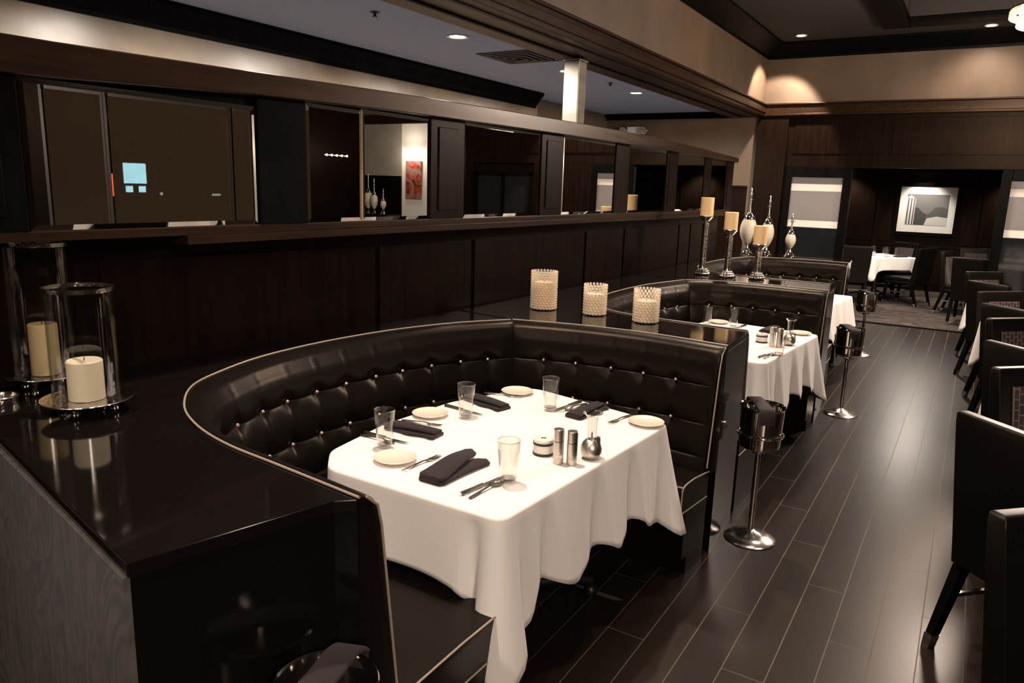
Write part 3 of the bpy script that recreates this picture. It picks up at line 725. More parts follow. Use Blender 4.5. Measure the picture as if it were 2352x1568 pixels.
def tuft_panel(path, origin, parent, name, first=0.09, spacing=0.172):
    pts = catmull(path, 0.014); nr = normals2d(pts)
    L = sum((b - a).length for a, b in zip(pts, pts[1:]))
    nb = max(2, int((L - first) / spacing) + 1); sp = spacing
    bs = [first + sp * k for k in range(nb) if first + sp * k < L - 0.05]
    rows = (0.865, 0.685, 0.53)
    zs = [1.05, 1.052, 1.049, 1.042, 1.032, 1.018, 1.0, 0.985, 0.965, 0.945, 0.925, 0.908, 0.895, 0.885, 0.877, 0.871, 0.868, 0.865, 0.862, 0.859, 0.853, 0.845, 0.835, 0.82, 0.80, 0.78, 0.76, 0.74, 0.72, 0.707, 0.697, 0.691, 0.688, 0.685, 0.682, 0.679, 0.673, 0.665, 0.65, 0.63, 0.61, 0.59, 0.57, 0.555, 0.545, 0.535, 0.53, 0.525, 0.515, 0.50, 0.48, 0.46, 0.435]
    offs = []
    for j, z in enumerate(zs):
        if j < 7: offs.append([0.0, 0.010, 0.024, 0.040, 0.053, 0.064, 0.072][j])
        else: offs.append(0.074 + 0.075 * (1.0 - z) / 0.6)
    bounds = [1.0, 0.865, 0.685, 0.53, 0.40]
    def disp(s, z):
        d = 0.0
        for a, b in zip(bounds, bounds[1:]):
            if b <= z <= a:
                t = (a - z) / (a - b)
                d += 0.014 * (sin(pi * t) ** 0.55) - 0.004
        for bz in rows[:2]:
            for b in bs:
                q = ((s - b) ** 2 + (z - bz) ** 2)
                if q < 0.02: d -= 0.016 * exp(-q / (2 * 0.024 ** 2))
        for b in bs:
            ds = abs(s - b)
            if ds < 0.035:
                fade = 1.0 if z < 0.865 else max(0.0, min(1.0, 0.35 + abs(z - 0.93) / 0.12 - 0.3))
                d -= 0.006 * fade * exp(-(ds / 0.008) ** 2)
        return d
    rings = []; s = 0
    for i, p in enumerate(pts):
        if i: s += (pts[i] - pts[i - 1]).length
        ring = []
        edge = min(s, L - s)
        ef = min(1.0, edge / 0.03); ef = sqrt(1 - (1 - ef) ** 2)
        e2 = min(1.0, edge / 0.09); e2 = e2 * e2 * (3 - 2 * e2)
        for j, z in enumerate(zs):
            o = offs[j] + (disp(s, z) * e2 if j >= 6 else 0.0)
            o = o * (0.86 + 0.14 * ef)
            q = p + nr[i] * o
            ring.append((q.x - origin[0], q.y - origin[1], z))
        q = p + nr[i] * 0.0
        ring.append((q.x - origin[0], q.y - origin[1], zs[-1]))
        rings.append(ring)
    ob = MB().loft(rings).build(name, M['leather'], parent, ang=60)
    # buttons
    acc = 0; k = 0; cum = [0]
    for a, b in zip(pts, pts[1:]): cum.append(cum[-1] + (b - a).length)
    for bz in rows[:2]:
        for b in bs:
            i = min(range(len(cum)), key=lambda q: abs(cum[q] - b))
            o = 0.074 + 0.075 * (1.0 - bz) / 0.6 - 0.007
            q = pts[i] + nr[i] * o
            bo = bpy.data.objects.new('button', BUTME); COL.objects.link(bo); bo.parent = parent
            bo.location = (q.x - origin[0], q.y - origin[1], bz)
    # piping on the top edge and down the ends
    pip = MB().tube([(p.x - origin[0], p.y - origin[1], 1.053) for p in pts[::3]] + [(pts[-1].x - origin[0], pts[-1].y - origin[1], 1.053)], 0.0034, 8)
    pip.build('piping', M['piping'], parent)
    return rings
BUTME = None
def mk_but():
    global BUTME
    o = BUT.build('button_source', M['button']); BUTME = o.data
    BUTME.name = 'button'; bpy.data.objects.remove(o)
mk_but()
def make_booth(rear, side, label, inner, aisle_near, aisle_far):
    ox, oy = sum(p[0] for p in rear) / len(rear), sum(p[1] for p in rear) / len(rear)
    t = thing('booth_bench', label, 'booth', (ox, oy, 0), group='horseshoe leather booths')
    r1 = tuft_panel(rear, (ox, oy), t, 'curved_backrest', first=0.10, spacing=0.178)
    r2 = tuft_panel(side, (ox, oy), t, 'side_backrest', first=0.20, spacing=0.185)
    # upright piping along the two aisle ends
    for ring in (r1[0], r2[-1]):
        MB().tube([(x, y, z) for x, y, z in ring[2:-2:3]], 0.0035, 8).build('piping', M['piping'], t)
    # seat: loft between the foot of the backrest and the inner edge
    allp = catmull(rear, 0.03)[:-1] + catmull(side, 0.03)
    nr = normals2d(allp)
    outer = [p + n * 0.11 for p, n in zip(allp, nr)]
    n = len(outer)
    inn = resample([Vector((x, y, 0)) for x, y in inner], n=n)
    rings = []; rb = []; edge = []
    for a, b in zip(outer, inn):
        d = (b - a); d.z = 0; L = d.length; d = d / max(L, 1e-6)
        P = lambda k, z: (a.x + d.x * k - ox, a.y + d.y * k - oy, z)
        rings.append([P(-0.02, 0.33), P(-0.02, 0.455), P(0.06, 0.462), P(L * 0.55, 0.468), P(L - 0.05, 0.465), P(L - 0.018, 0.459), P(L - 0.003, 0.447), P(L, 0.43), P(L, 0.33)])
        rb.append([P(-0.02, 0.0), P(-0.02, 0.33), P(L - 0.05, 0.33), P(L - 0.05, 0.09), P(L - 0.10, 0.09), P(L - 0.10, 0.0)])
        edge.append(P(L - 0.006, 0.456))
    MB().loft(rings).build('seat_cushion', M['leather'], t, ang=50)
    MB().loft(rb).build('base', M['leather'], t, smooth=False)
    MB().tube(edge, 0.004, 8).build('piping', M['piping'], t)
    for r in (rings[0], rings[-1]):
        MB().tube([r[1], r[2], r[3], r[4], r[5], r[6], r[7], r[8]], 0.0035, 8).build('piping', M['piping'], t)
        MB().tube([r[0], r[8]], 0.0035, 8).build('piping', M['piping'], t)
    return t
innA = [(-1.085, 1.80), (-1.20, 1.93), (-1.40, 2.0), (-1.58, 2.02), (-1.68, 2.08), (-1.74, 2.2), (-1.80, 2.5), (-1.77, 2.72), (-1.70, 2.98), (-1.5, 3.06), (-0.955, 3.06)]
innB = [(-0.94, 4.46), (-1.25, 4.46), (-1.4, 4.49), (-1.5, 4.58), (-1.53, 4.8), (-1.53, 5.1), (-1.52, 5.42), (-1.46, 5.6), (-1.3, 5.68), (-0.9, 5.68)]
innC = [(-0.96, 7.06), (-1.35, 7.06), (-1.55, 7.1), (-1.68, 7.22), (-1.71, 7.45), (-1.71, 7.8), (-1.69, 8.1), (-1.6, 8.27), (-1.45, 8.31), (-1.1, 8.32)]
make_booth(rearA, sideA, 'black tufted horseshoe booth nearest the camera, around the front table', innA, 0, 0)
make_booth(rearB, sideB, 'black tufted horseshoe booth in the middle, behind the three crystal candle holders', innB, 0, 0)
make_booth(rearC, sideC, 'black tufted horseshoe booth farthest away, behind the three tall candle stands', innC, 0, 0)

def divider(label, poly, grey=None, name='booth_divider'):
    cx = sum(p[0] for p in poly) / len(poly); cy = sum(p[1] for p in poly) / len(poly)
    t = thing(name, label, 'divider', (cx, cy, 0), group='polished ledges between the booths')
    lp = [(x - cx, y - cy) for x, y in poly]
    MB().prism(lp, 1.02, 1.05).build('ledge_top', M['lacquer'], t, smooth=False, bevel=0.003)
    MB().prism([(x * 0.994, y * 0.994) for x, y in lp], 0, 1.02).build('body', M['lacquerside'], t, smooth=False)
    if grey:
        (ax, ay), (bx, by) = grey
        d = Vector((bx - ax, by - ay)).normalized(); nn = Vector((d.y, -d.x)) * 0.016
        if nn.y > 0: nn = -nn
        q = [(ax - cx, ay - cy), (bx - cx, by - cy), (bx - cx + nn.x, by - cy + nn.y), (ax - cx + nn.x, ay - cy + nn.y)]
        q = [(x - nn.x * 0.6, y - nn.y * 0.6) for x, y in q]
        o = MB().prism(q, 0.0, 1.019).build('grained_side_panel', M['graywood'], t, smooth=False)
        o['label'] = 'grey wave-grained laminate panel'
    return t
def off(path, d, rev=False):
    pts = catmull(path, 0.09); nr = normals2d(pts)
    q = [((p + n * d).x, (p + n * d).y) for p, n in zip(pts, nr)]
    return q[::-1] if rev else q
e = -0.004
divider('broad polished black ledge in the left foreground carrying the two glass hurricanes',
        [(-1.242, 0.70), (-1.137, 1.119)] + off(rearA, e) + [(-2.07, 3.345), (-2.44, 3.39), (-2.50, 2.75), (-2.56, 2.2), (-2.645, 1.3), (-2.66, 1.005)], grey=((-1.250, 0.702), (-2.66, 1.0)))
divider('polished black ledge behind the front booth carrying three crystal candle holders',
        off(sideA, e, True) + [(-2.08, 3.36), (-2.44, 3.42), (-2.43, 5.86), (-1.985, 5.86)] + off(rearB, e, True) + [(-0.93, 3.88)])
divider('polished black ledge behind the middle booth carrying three tall candle stands',
        off(sideB, e, True) + [(-1.98, 5.88), (-2.43, 5.88), (-2.43, 8.62), (-2.18, 8.61)] + off(rearC, e, True) + [(-0.90, 6.47)])
divider('polished black ledge behind the farthest booth carrying three finial vases',
        off(sideC, e, True) + [(-2.17, 8.635), (-2.43, 8.64), (-2.43, 9.32), (-1.16, 9.32)])

# ================================================================== TABLES
def make_table(name, label, cx, cy, hx, hy, grp, ball=False, rz=0.0):
    t = thing(name, label, 'table', (cx, cy, 0), rz, grp)
    MB().prism([(-hx, -hy), (hx, -hy), (hx, hy), (-hx, hy)], 0.71, 0.748).build('tabletop', M['woodblack'], t, smooth=False, bevel=0.006)
    MB().lathe([(0.06, 0.09), (0.05, 0.12), (0.04, 0.2), (0.04, 0.66), (0.12, 0.70), (0.12, 0.71)], 20).build('pedestal', M['black'], t)
    for sx, sy in ((-1, -1), (1, -1), (1, 1), (-1, 1)):
        ex, ey = sx * hx * 0.72, sy * hy * 0.55
        MB().tube([(0, 0, 0.10), (ex * 0.5, ey * 0.5, 0.105), (ex * 0.9, ey * 0.9, 0.09), (ex, ey, 0.078)], [0.028, 0.026, 0.022, 0.018], 10).build('foot', M['black'], t)
        c = MB(); c.ball((ex, ey, 0.031), 0.031, 14, 8)
        c.build('caster', M['chrome'] if ball else M['black'], t)
    return t
def make_cloth(label, pts, radii, ztop, dropfn, foldfn, grp, step=0.018, nd=16):
    loop = resample(round_poly(pts, radii), step, closed=True)
    nr = normals2d(loop, closed=True)
    cx = sum(p.x for p in loop) / len(loop); cy = sum(p.y for p in loop) / len(loop)
    mb = MB(); rings = []
    for k in range(1, 9):
        q = [0.15, 0.4, 0.6, 0.78, 0.9, 0.96, 0.985, 1.0][k - 1]
        ring = []
        for p, n in zip(loop, nr):
            x = cx + (p.x - cx) * q; y = cy + (p.y - cy) * q
            ring.append((x, y, ztop))
        rings.append(ring)
    for (o, dz) in ((0.004, -0.001), (0.008, -0.004), (0.010, -0.010)):
        rings.append([(p.x + n.x * o, p.y + n.y * o, ztop + dz) for p, n in zip(loop, nr)])
    L = len(loop) * step
    for j in range(1, nd + 1):
        s = j / nd; ring = []
        for i, (p, n) in enumerate(zip(loop, nr)):
            a = i * step
            d = dropfn(p.x, p.y, a); fo, tx = foldfn(p.x, p.y, a, s)
            tang = Vector((-n.y, n.x, 0))
            q = p + n * (0.010 + fo) + tang * tx
            ring.append((q.x, q.y, ztop - 0.010 - (d - 0.010) * s))
        rings.append(ring)
    # hem roll
    mb.loft(rings, caps=False)
    n = len(loop); mb.f.append(tuple(range(n)))
    mb.xf(lambda p: Vector((p.x - cx, p.y - cy, p.z)))
    o = mb.build('tablecloth', M['cloth'], None, ang=80, solid=0.0012, loc=(cx, cy, 0))
    tag(o, label, 'tablecloth', grp)
    return o
def g(d, s): return exp(-(d / s) ** 2)
def hyp(x, y, c): return sqrt((x - c[0]) ** 2 + (y - c[1]) ** 2)
def booth_cloth(label, pts, radii, ca, cb, xr, yn, dn=0.255):
    # ca: near aisle corner, cb: far aisle corner, xr: aisle edge x, yn: near edge y
    def drop(x, y, a):
        aisle = 1 / (1 + exp(-(x - (xr - 0.12)) / 0.02))
        near = 1 - aisle
        d = dn * near + aisle * (0.34 + 0.030 * sin((y - yn) * 2 * pi / 0.30 + 0.5 * sin((y - yn) * 7) - 0.9))
        da = hyp(x, y, ca); db = hyp(x, y, cb)
        d += 0.27 * exp(-da / 0.055) + 0.17 * g(db, 0.13) - 0.05 * g(da - 0.19, 0.05) * aisle
        return d
    def fold(x, y, a, s):
        aisle = 1 / (1 + exp(-(x - (xr - 0.10)) / 0.02))
        u = (y - yn)
        ph = u * 2 * pi / 0.30 + 0.5 * sin(u * 7)
        f = aisle * (s ** 0.7 * (0.019 * sin(ph) + 0.0085 * sin(2 * ph + 0.5) + 0.004 * sin(3 * ph + 1.0)) + 0.035 * s)
        f += (1 - aisle) * (0.006 * s * sin(x * 2 * pi / 0.42 + 1.0) + 0.016 * s)
        da = hyp(x, y, ca); db = hyp(x, y, cb)
        f += 0.055 * s ** 1.3 * g(da, 0.07) + 0.07 * s ** 1.2 * g(db, 0.10)
        f -= 0.040 * s ** 0.7 * g(da - 0.085, 0.03) * (1.3 - 0.6 * aisle)
        f += 0.012 * s * sin(a * 2 * pi / 0.07) * g(da, 0.10)
        return f, 0.0
    return make_cloth(label, pts, radii, 0.762, drop, fold, 'white booth tablecloths')
make_table('booth_table', 'rectangular pedestal table of the front booth under white linen', -1.49, 2.42, 0.37, 0.56, 'booth tables')
booth_cloth('white tablecloth on the front booth table, set for four', [(-1.105, 1.775), (-1.03, 2.985), (-1.80, 3.14), (-1.96, 2.68), (-1.985, 2.25), (-1.935, 1.90), (-1.82, 1.775)], [0.035, 0.03, 0.10, 0.2, 0.2, 0.12, 0.10], (-1.105, 1.775), (-1.03, 2.985), -1.06, 1.775)
make_table('booth_table', 'rectangular pedestal table of the middle booth, chrome ball casters below', -1.335, 5.10, 0.33, 0.50, 'booth tables', ball=True)
booth_cloth('white tablecloth on the middle booth table beyond the crystal candle holders', [(-0.97, 4.48), (-0.875, 5.70), (-1.68, 5.80), (-1.76, 5.3), (-1.76, 4.9), (-1.70, 4.5)], [0.06, 0.05, 0.15, 0.2, 0.2, 0.15], (-0.97, 4.48), (-0.875, 5.70), -0.92, 4.48)
make_table('booth_table', 'rectangular pedestal table of the farthest booth, mostly hidden', -1.42, 7.65, 0.36, 0.52, 'booth tables')
booth_cloth('white tablecloth on the farthest booth table, only its aisle corner showing', [(-1.08, 7.02), (-0.98, 8.24), (-1.85, 8.28), (-1.92, 7.8), (-1.92, 7.4), (-1.85, 7.02)], [0.06, 0.05, 0.15, 0.2, 0.2, 0.15], (-1.08, 7.02), (-0.98, 8.24), -1.03, 7.02)

# ------------------------------------------------------------------ table ware
ZT = 0.7628
def make_glass(label, loc, grp):
    t = thing('water_glass', label, 'glass', loc, group=grp)
    MB().shell([(0.0265, 0.016), (0.0300, 0.05), (0.0345, 0.10), (0.0385, 0.150), (0.0392, 0.152), (0.0398, 0.150), (0.0360, 0.10), (0.0315, 0.05), (0.0290, 0.016)], 40).build('glass_wall', M['glass'], t)
    MB().shell([(0.0388, 0.1495), (0.0402, 0.1495), (0.0402, 0.1525), (0.0388, 0.1525)], 40).build('rim', M['glassbase'], t)
    MB().lathe([(0, 0.0002), (0.025, 0.0002), (0.0275, 0.003), (0.0288, 0.016), (0.020, 0.0145), (0, 0.012)], 32).build('thick_base', M['glassbase'], t)
    return t
G1 = make_glass('clear water glass beside the near aisle cutlery on the front table', (-1.24, 2.03, ZT), 'glasses on the front table')
dup(G1, (-1.80, 2.04, ZT), 0.4, 'clear water glass nearest the left corner of the front table')
dup(G1, (-1.77, 2.53, ZT), 0.9, 'clear water glass between two plates on the wall side of the front table')
dup(G1, (-1.53, 2.85, ZT), 1.4, 'clear water glass at the far end of the front table, by the tufted side back')
dup(G1, (-1.63, 5.48, ZT), 0.2, 'leftmost water glass on the middle booth table', 'glasses on the middle booth table')
dup(G1, (-1.45, 5.55, ZT), 0.2, 'second water glass from the left on the middle booth table', 'glasses on the middle booth table')
dup(G1, (-0.95, 4.77, ZT), 0.2, 'water glass at the near aisle side of the middle booth table', 'glasses on the middle booth table')
def make_plate(label, loc, grp):
    t = MB().lathe([(0, 0.003), (0.040, 0.003), (0.045, 0.0), (0.048, 0.0), (0.052, 0.004), (0.076, 0.013), (0.0785, 0.0155), (0.0765, 0.0165), (0.066, 0.0125), (0.052, 0.008), (0.0, 0.0072)], 48).build('side_plate', M['porcelain'], None, loc=loc)
    return tag(t, label, 'plate', grp)
PL = make_plate('cream side plate at the left corner of the front table, beside a lone fork', (-1.68, 1.96, ZT), 'plates on the front table')
dup(PL, (-1.91, 2.46, ZT), 0, 'cream side plate on the wall side of the front table')
dup(PL, (-1.795, 3.0, ZT), 0, 'cream side plate at the far wall corner of the front table')
dup(PL, (-1.10, 2.93, ZT), 0, 'cream side plate at the far aisle corner of the front table')
dup(PL, (-1.60, 5.68, ZT), 0, 'cream side plate behind the leftmost glass on the middle booth table', 'plates on the middle booth table')
dup(PL, (-0.985, 5.63, ZT), 0, 'cream side plate at the aisle corner of the middle booth table', 'plates on the middle booth table')
def strip(rings_w, path, th):       # folded cloth strip along path (x along, w across)
    rings = []
    for (x, y, z), wd in zip(path, rings_w):
        h = th / 2
        rings.append([(x, y - wd, z + h * 0.6), (x, y - wd + h, z), (x, y + wd - h, z), (x, y + wd, z + h * 0.6), (x, y + wd, z + h * 1.4), (x, y + wd - h, z + th), (x, y - wd + h, z + th), (x, y - wd, z + h * 1.4)])
    return rings
def make_napkin(label, loc, rz, grp, L=0.24, wide=0.045):
    t = thing('folded_napkin', label, 'napkin', loc, rz, grp)
    n = 14
    p = [(L * k / n, 0.004 * sin(k * 0.7), 0.0008) for k in range(n + 1)]
    wd = [wide * (0.86 if k in (0, n) else 1.0) * (1 + 0.05 * sin(k)) for k in range(n + 1)]
    MB().loft(strip(wd, p, 0.013)).build('lower_fold', M['napkin'], t, ang=70)
    p = [(L * k / n * 0.98, -0.006 + 0.012 * (k / n), 0.0142 + 0.004 * sin(pi * k / n)) for k in range(n + 1)]
    wd = [wide * 0.80 * (1 - 0.25 * (k / n)) for k in range(n + 1)]
    MB().loft(strip(wd, p, 0.012)).build('upper_fold', M['napkin'], t, ang=70)
    return t
def make_napkin_x(label, loc, rz, grp):
    t = thing('folded_napkin', label, 'napkin', loc, rz, grp)
    n = 18; L = 0.30
    def lobe(dy, L, rise, wide, z0):
        p = []; wd = []
        for k in range(n + 1):
            s = k / n
            p.append((L * s, dy * s ** 1.6, z0 + rise * sin(pi * min(1, s * 1.15)) * s))
            wd.append(wide * (1 - 0.42 * s ** 1.2) * (0.8 if k == 0 else 1) * (sqrt(max(0.05, 1 - ((s - 0.9) / 0.1) ** 2)) if s > 0.9 else 1))
        return strip(wd, p, 0.014)
    MB().loft(lobe(-0.045, L * 0.93, 0.004, 0.056, 0.0008)).build('lower_fold', M['napkin'], t, ang=70)
    MB().loft(lobe(0.035, L, 0.020, 0.052, 0.0155)).build('upper_fold', M['napkin'], t, ang=70)
    return t
make_napkin_x('aubergine napkin folded to two points at the near edge of the front table', (-1.447, 1.862, ZT), radians(90), 'napkins on the front table')
NP = make_napkin('aubergine napkin right of the left corner glass on the front table', (-1.945, 2.235, ZT), radians(4), 'napkins on the front table')
dup(NP, (-1.925, 2.78, ZT), radians(-14), 'aubergine napkin behind the wall side glass on the front table')
dup(NP, (-1.39, 2.80, ZT), radians(83), 'aubergine napkin beside the pewter lamp at the far end of the front table')
dup(NP, (-1.21, 5.50, ZT), radians(80), 'aubergine napkin behind the canister on the middle booth table', 'napkins on the middle booth table')

def flat_outline(pts, th):      # a flat utensil from its half outline (x along, half width), slightly arched
    n = len(pts); top = []; 
    rings = [[(x, -w, z), (x, -w * 0.6, z + th), (x, w * 0.6, z + th), (x, w, z)] for x, w, z in pts]
    return MB().loft(rings)
def make_fork(label, loc, rz, grp, L=0.19):
    t = thing('dinner_fork', label, 'fork', loc, rz, grp)
    flat_outline([(0, 0.004, 0.0003), (0.006, 0.0105, 0.0005), (0.03, 0.009, 0.0025), (0.07, 0.005, 0.006), (0.105, 0.0032, 0.008), (0.122, 0.0042, 0.0065), (0.132, 0.0105, 0.0042), (0.142, 0.0125, 0.0034)], 0.0028).build('handle', M['silver'], t)
    mb = MB()
    for k in range(4):
        y = -0.0105 + 0.007 * k
        mb.tube([(0.141, y, 0.0046), (0.160, y, 0.0038), (0.182, y, 0.0052), (0.192, y * 0.95, 0.008)], [0.0022, 0.0021, 0.0018, 0.0008], 6)
    mb.build('tines', M['silver'], t)
    return t
FK = make_fork('silver fork lying right of the left corner plate on the front table', (-1.592, 1.895, ZT), radians(84), 'forks on the front table')
dup(FK, (-1.965, 2.335, ZT), radians(10), 'silver fork in front of the wall side plate on the front table')
dup(FK, (-1.925, 2.905, ZT), radians(10), 'silver fork in front of the far wall corner plate on the front table')
dup(FK, (-1.20, 3.02, ZT), radians(-98), 'silver fork left of the far aisle plate on the front table')
def make_knife(label, loc, rz, grp):
    t = thing('steak_knife', label, 'knife', loc, rz, grp)
    flat_outline([(0, 0.006, 0.0006), (0.006, 0.0098, 0.0004), (0.03, 0.0092, 0.0004), (0.06, 0.0078, 0.0004), (0.09, 0.0085, 0.0004), (0.105, 0.008, 0.0004), (0.11, 0.006, 0.001)], 0.010).build('handle', M['silver'], t)
    mb = MB().loft([[(x, a, 0.0045), (x, b, 0.0045), (x, b, 0.0058), (x, a, 0.0058)] for x, a, b in ((0.108, -0.007, 0.006), (0.14, -0.009, 0.006), (0.18, -0.008, 0.006), (0.205, -0.004, 0.0055), (0.22, 0.003, 0.0045))])
    mb.build('blade', M['silver'], t, ang=30)
    return t
def make_spoon(label, loc, rz, grp):
    t = thing('dessert_spoon', label, 'spoon', loc, rz, grp)
    flat_outline([(0, 0.004, 0.0003), (0.006, 0.009, 0.0005), (0.03, 0.0075, 0.003), (0.07, 0.0042, 0.007), (0.105, 0.003, 0.009), (0.125, 0.0034, 0.0085)], 0.0028).build('handle', M['silver'], t)
    rings = []
    for k in range(9):
        s = k / 8; x = 0.122 + 0.055 * s; wv = max(0.002, 0.0165 * sin(pi * (0.06 + 0.92 * s)) ** 0.75)
        dz = 0.007 * sin(pi * s)
        z = 0.0095 - 0.0015 * s
        rings.append([(x, wv * cos(a), z - dz * abs(sin(a)) * (1 if a > pi else 0.75)) for a in [pi * 2 * q / 12 for q in range(12)]])
    MB().loft(rings).build('bowl', M['silver'], t, ang=70)
    return t
KN = make_knife('silver steak knife nearest the aisle on the front table', (-1.305, 1.845, ZT), radians(82), 'knives on the front table')
SP = make_spoon('silver spoon beside the near aisle knife on the front table', (-1.268, 1.838, ZT), radians(86), 'spoons on the front table')
dup(KN, (-1.97, 2.115, ZT), radians(1), 'silver steak knife behind the left corner glass on the front table')
dup(SP, (-2.0 + 0.03, 2.088, ZT), radians(1), 'silver spoon behind the left corner glass on the front table')
dup(KN, (-1.945, 2.615, ZT), radians(-5), 'silver steak knife behind the wall side glass on the front table')
dup(KN, (-1.478, 3.06, ZT), radians(-97), 'silver steak knife right of the far end glass on the front table')
dup(SP, (-1.445, 3.055, ZT), radians(-97), 'silver spoon right of the far end glass on the front table')
dup(KN, (-1.035, 4.60, ZT), radians(78), 'silver steak knife on the near aisle corner of the middle booth table', 'cutlery on the middle booth table')
dup(SP, (-1.0, 4.60, ZT), radians(80), 'silver spoon on the near aisle corner of the middle booth table', 'cutlery on the middle booth table')
dup(KN, (-1.40, 5.72, ZT), radians(-97), 'silver steak knife by the second glass on the middle booth table', 'cutlery on the middle booth table')

def make_canister(label, loc, grp):
    t = thing('lidded_canister', label, 'canister', loc, 0.5, grp)
    MB().lathe([(0, 0.0), (0.0375, 0.0), (0.0385, 0.002), (0.0385, 0.044), (0, 0.044)], 40).build('body', M['white'], t)
    MB().shell([(0.0384, 0.001), (0.0398, 0.001), (0.0398, 0.010), (0.0384, 0.010)], 40).build('dark_band', M['black'], t)
    MB().shell([(0.0384, 0.041), (0.0398, 0.041), (0.0398, 0.050), (0.0384, 0.050)], 40).build('dark_band', M['black'], t)
    lid = MB().lathe([(0.0383, 0.044), (0.0383, 0.058), (0.036, 0.0615), (0, 0.062)], 40).build('lid', M['white'], t)
    mk = MB()
    for sx in (-1, 1):
        mk.tube([(0, 0, 0.0626), (sx * 0.004, 0.003, 0.0626), (sx * 0.008, 0.0035, 0.0626), (sx * 0.009, 0, 0.0626), (sx * 0.008, -0.0035, 0.0626), (sx * 0.004, -0.003, 0.0626), (0, 0, 0.0626)], 0.0011, 6)
    mk.build('knot_mark', M['black'], lid)
    return t
CN = make_canister('white lidded canister with black bands on the front table', (-1.28, 2.345, ZT), None)
dup(CN, (-1.14, 5.13, ZT), 0.5, 'white lidded canister with black bands on the middle booth table')
def make_mill(label, loc, h, grp, clear):
    t = thing('spice_mill', label, 'mill', loc, 0, grp)
    r = 0.0195
    MB().lathe([(0, 0), (r, 0), (r, h * 0.17)], 32).build('steel_foot', M['steel'], t)
    MB().lathe([(r * 0.96, h * 0.17), (r * 0.96, h * 0.27)], 32).build('spice_window', M['white'] if clear else M['pewter'], t)
    MB().lathe([(r, h * 0.27), (r, h * 0.645)], 32).build('steel_sleeve', M['steel'], t)
    MB().lathe([(r * 0.93, h * 0.645), (r * 0.93, h * 0.665)], 32).build('dark_joint', M['black'], t)
    MB().lathe([(r, h * 0.665), (r, h * 0.985), (r * 0.9, h), (0, h)], 32).build('turning_cap', M['steel'], t)
    return t
ML = make_mill('taller steel spice mill with a pale window on the front table', (-1.188, 2.293, ZT), 0.131, 'steel mills on the front table', True)
M2 = make_mill('shorter steel spice mill next to the pewter lamp on the front table', (-1.142, 2.312, ZT), 0.127, 'steel mills on the front table', False)
dup(ML, (-1.05, 5.03, ZT), 0, 'steel spice mill next to the canister on the middle booth table', 'steel mills on the middle booth table')
dup(M2, (-1.005, 5.04, ZT), 0, 'steel spice mill next to the pewter lamp on the middle booth table', 'steel mills on the middle booth table')
def make_lamp(label, loc, grp):
    t = thing('pewter_oil_lamp', label, 'lamp', loc, -0.3, grp)
    MB().lathe([(0, 0), (0.020, 0), (0.032, 0.008), (0.040, 0.026), (0.040, 0.044), (0.033, 0.062), (0.022, 0.074), (0.012, 0.078), (0.0, 0.076)], 36).build('pear_body', M['pewter'], t)
    MB().loft([[(0.018 + 0.024 * s + a * 0.0, b, 0.078 + 0.020 * sin(pi * s) - 0.03 * s * s + c) for a, b, c in ((0, -0.013 * sin(pi * (0.1 + 0.85 * s)), 0), (0, 0, 0.004), (0, 0.013 * sin(pi * (0.1 + 0.85 * s)), 0), (0, 0, -0.003))] for s in [k / 8 for k in range(9)]]).build('leaf', M['pewter'], t, ang=70)
    MB().shell([(0.017, 0.072), (0.0175, 0.10), (0.0185, 0.14), (0.021, 0.163), (0.034, 0.176), (0.036, 0.178), (0.034, 0.1775), (0.0225, 0.165), (0.0198, 0.14), (0.0188, 0.10), (0.0183, 0.072)], 36).build('glass_chimney', M['glass'], t)
    MB().shell([(0.0345, 0.1755), (0.0368, 0.1765), (0.0368, 0.1795), (0.0345, 0.1790)], 36).build('chimney_rim', M['glassbase'], t)
    MB().lathe([(0.004, 0.074), (0.004, 0.098), (0.0015, 0.104), (0.0, 0.106)], 12).build('wick_holder', M['silver'], t)
    return t
LP = make_lamp('pewter oil lamp with flared glass chimney on the front table', (-1.112, 2.41, ZT), None)
dup(LP, (-0.965, 5.15, ZT), -0.3, 'pewter oil lamp with flared glass chimney on the middle booth table')

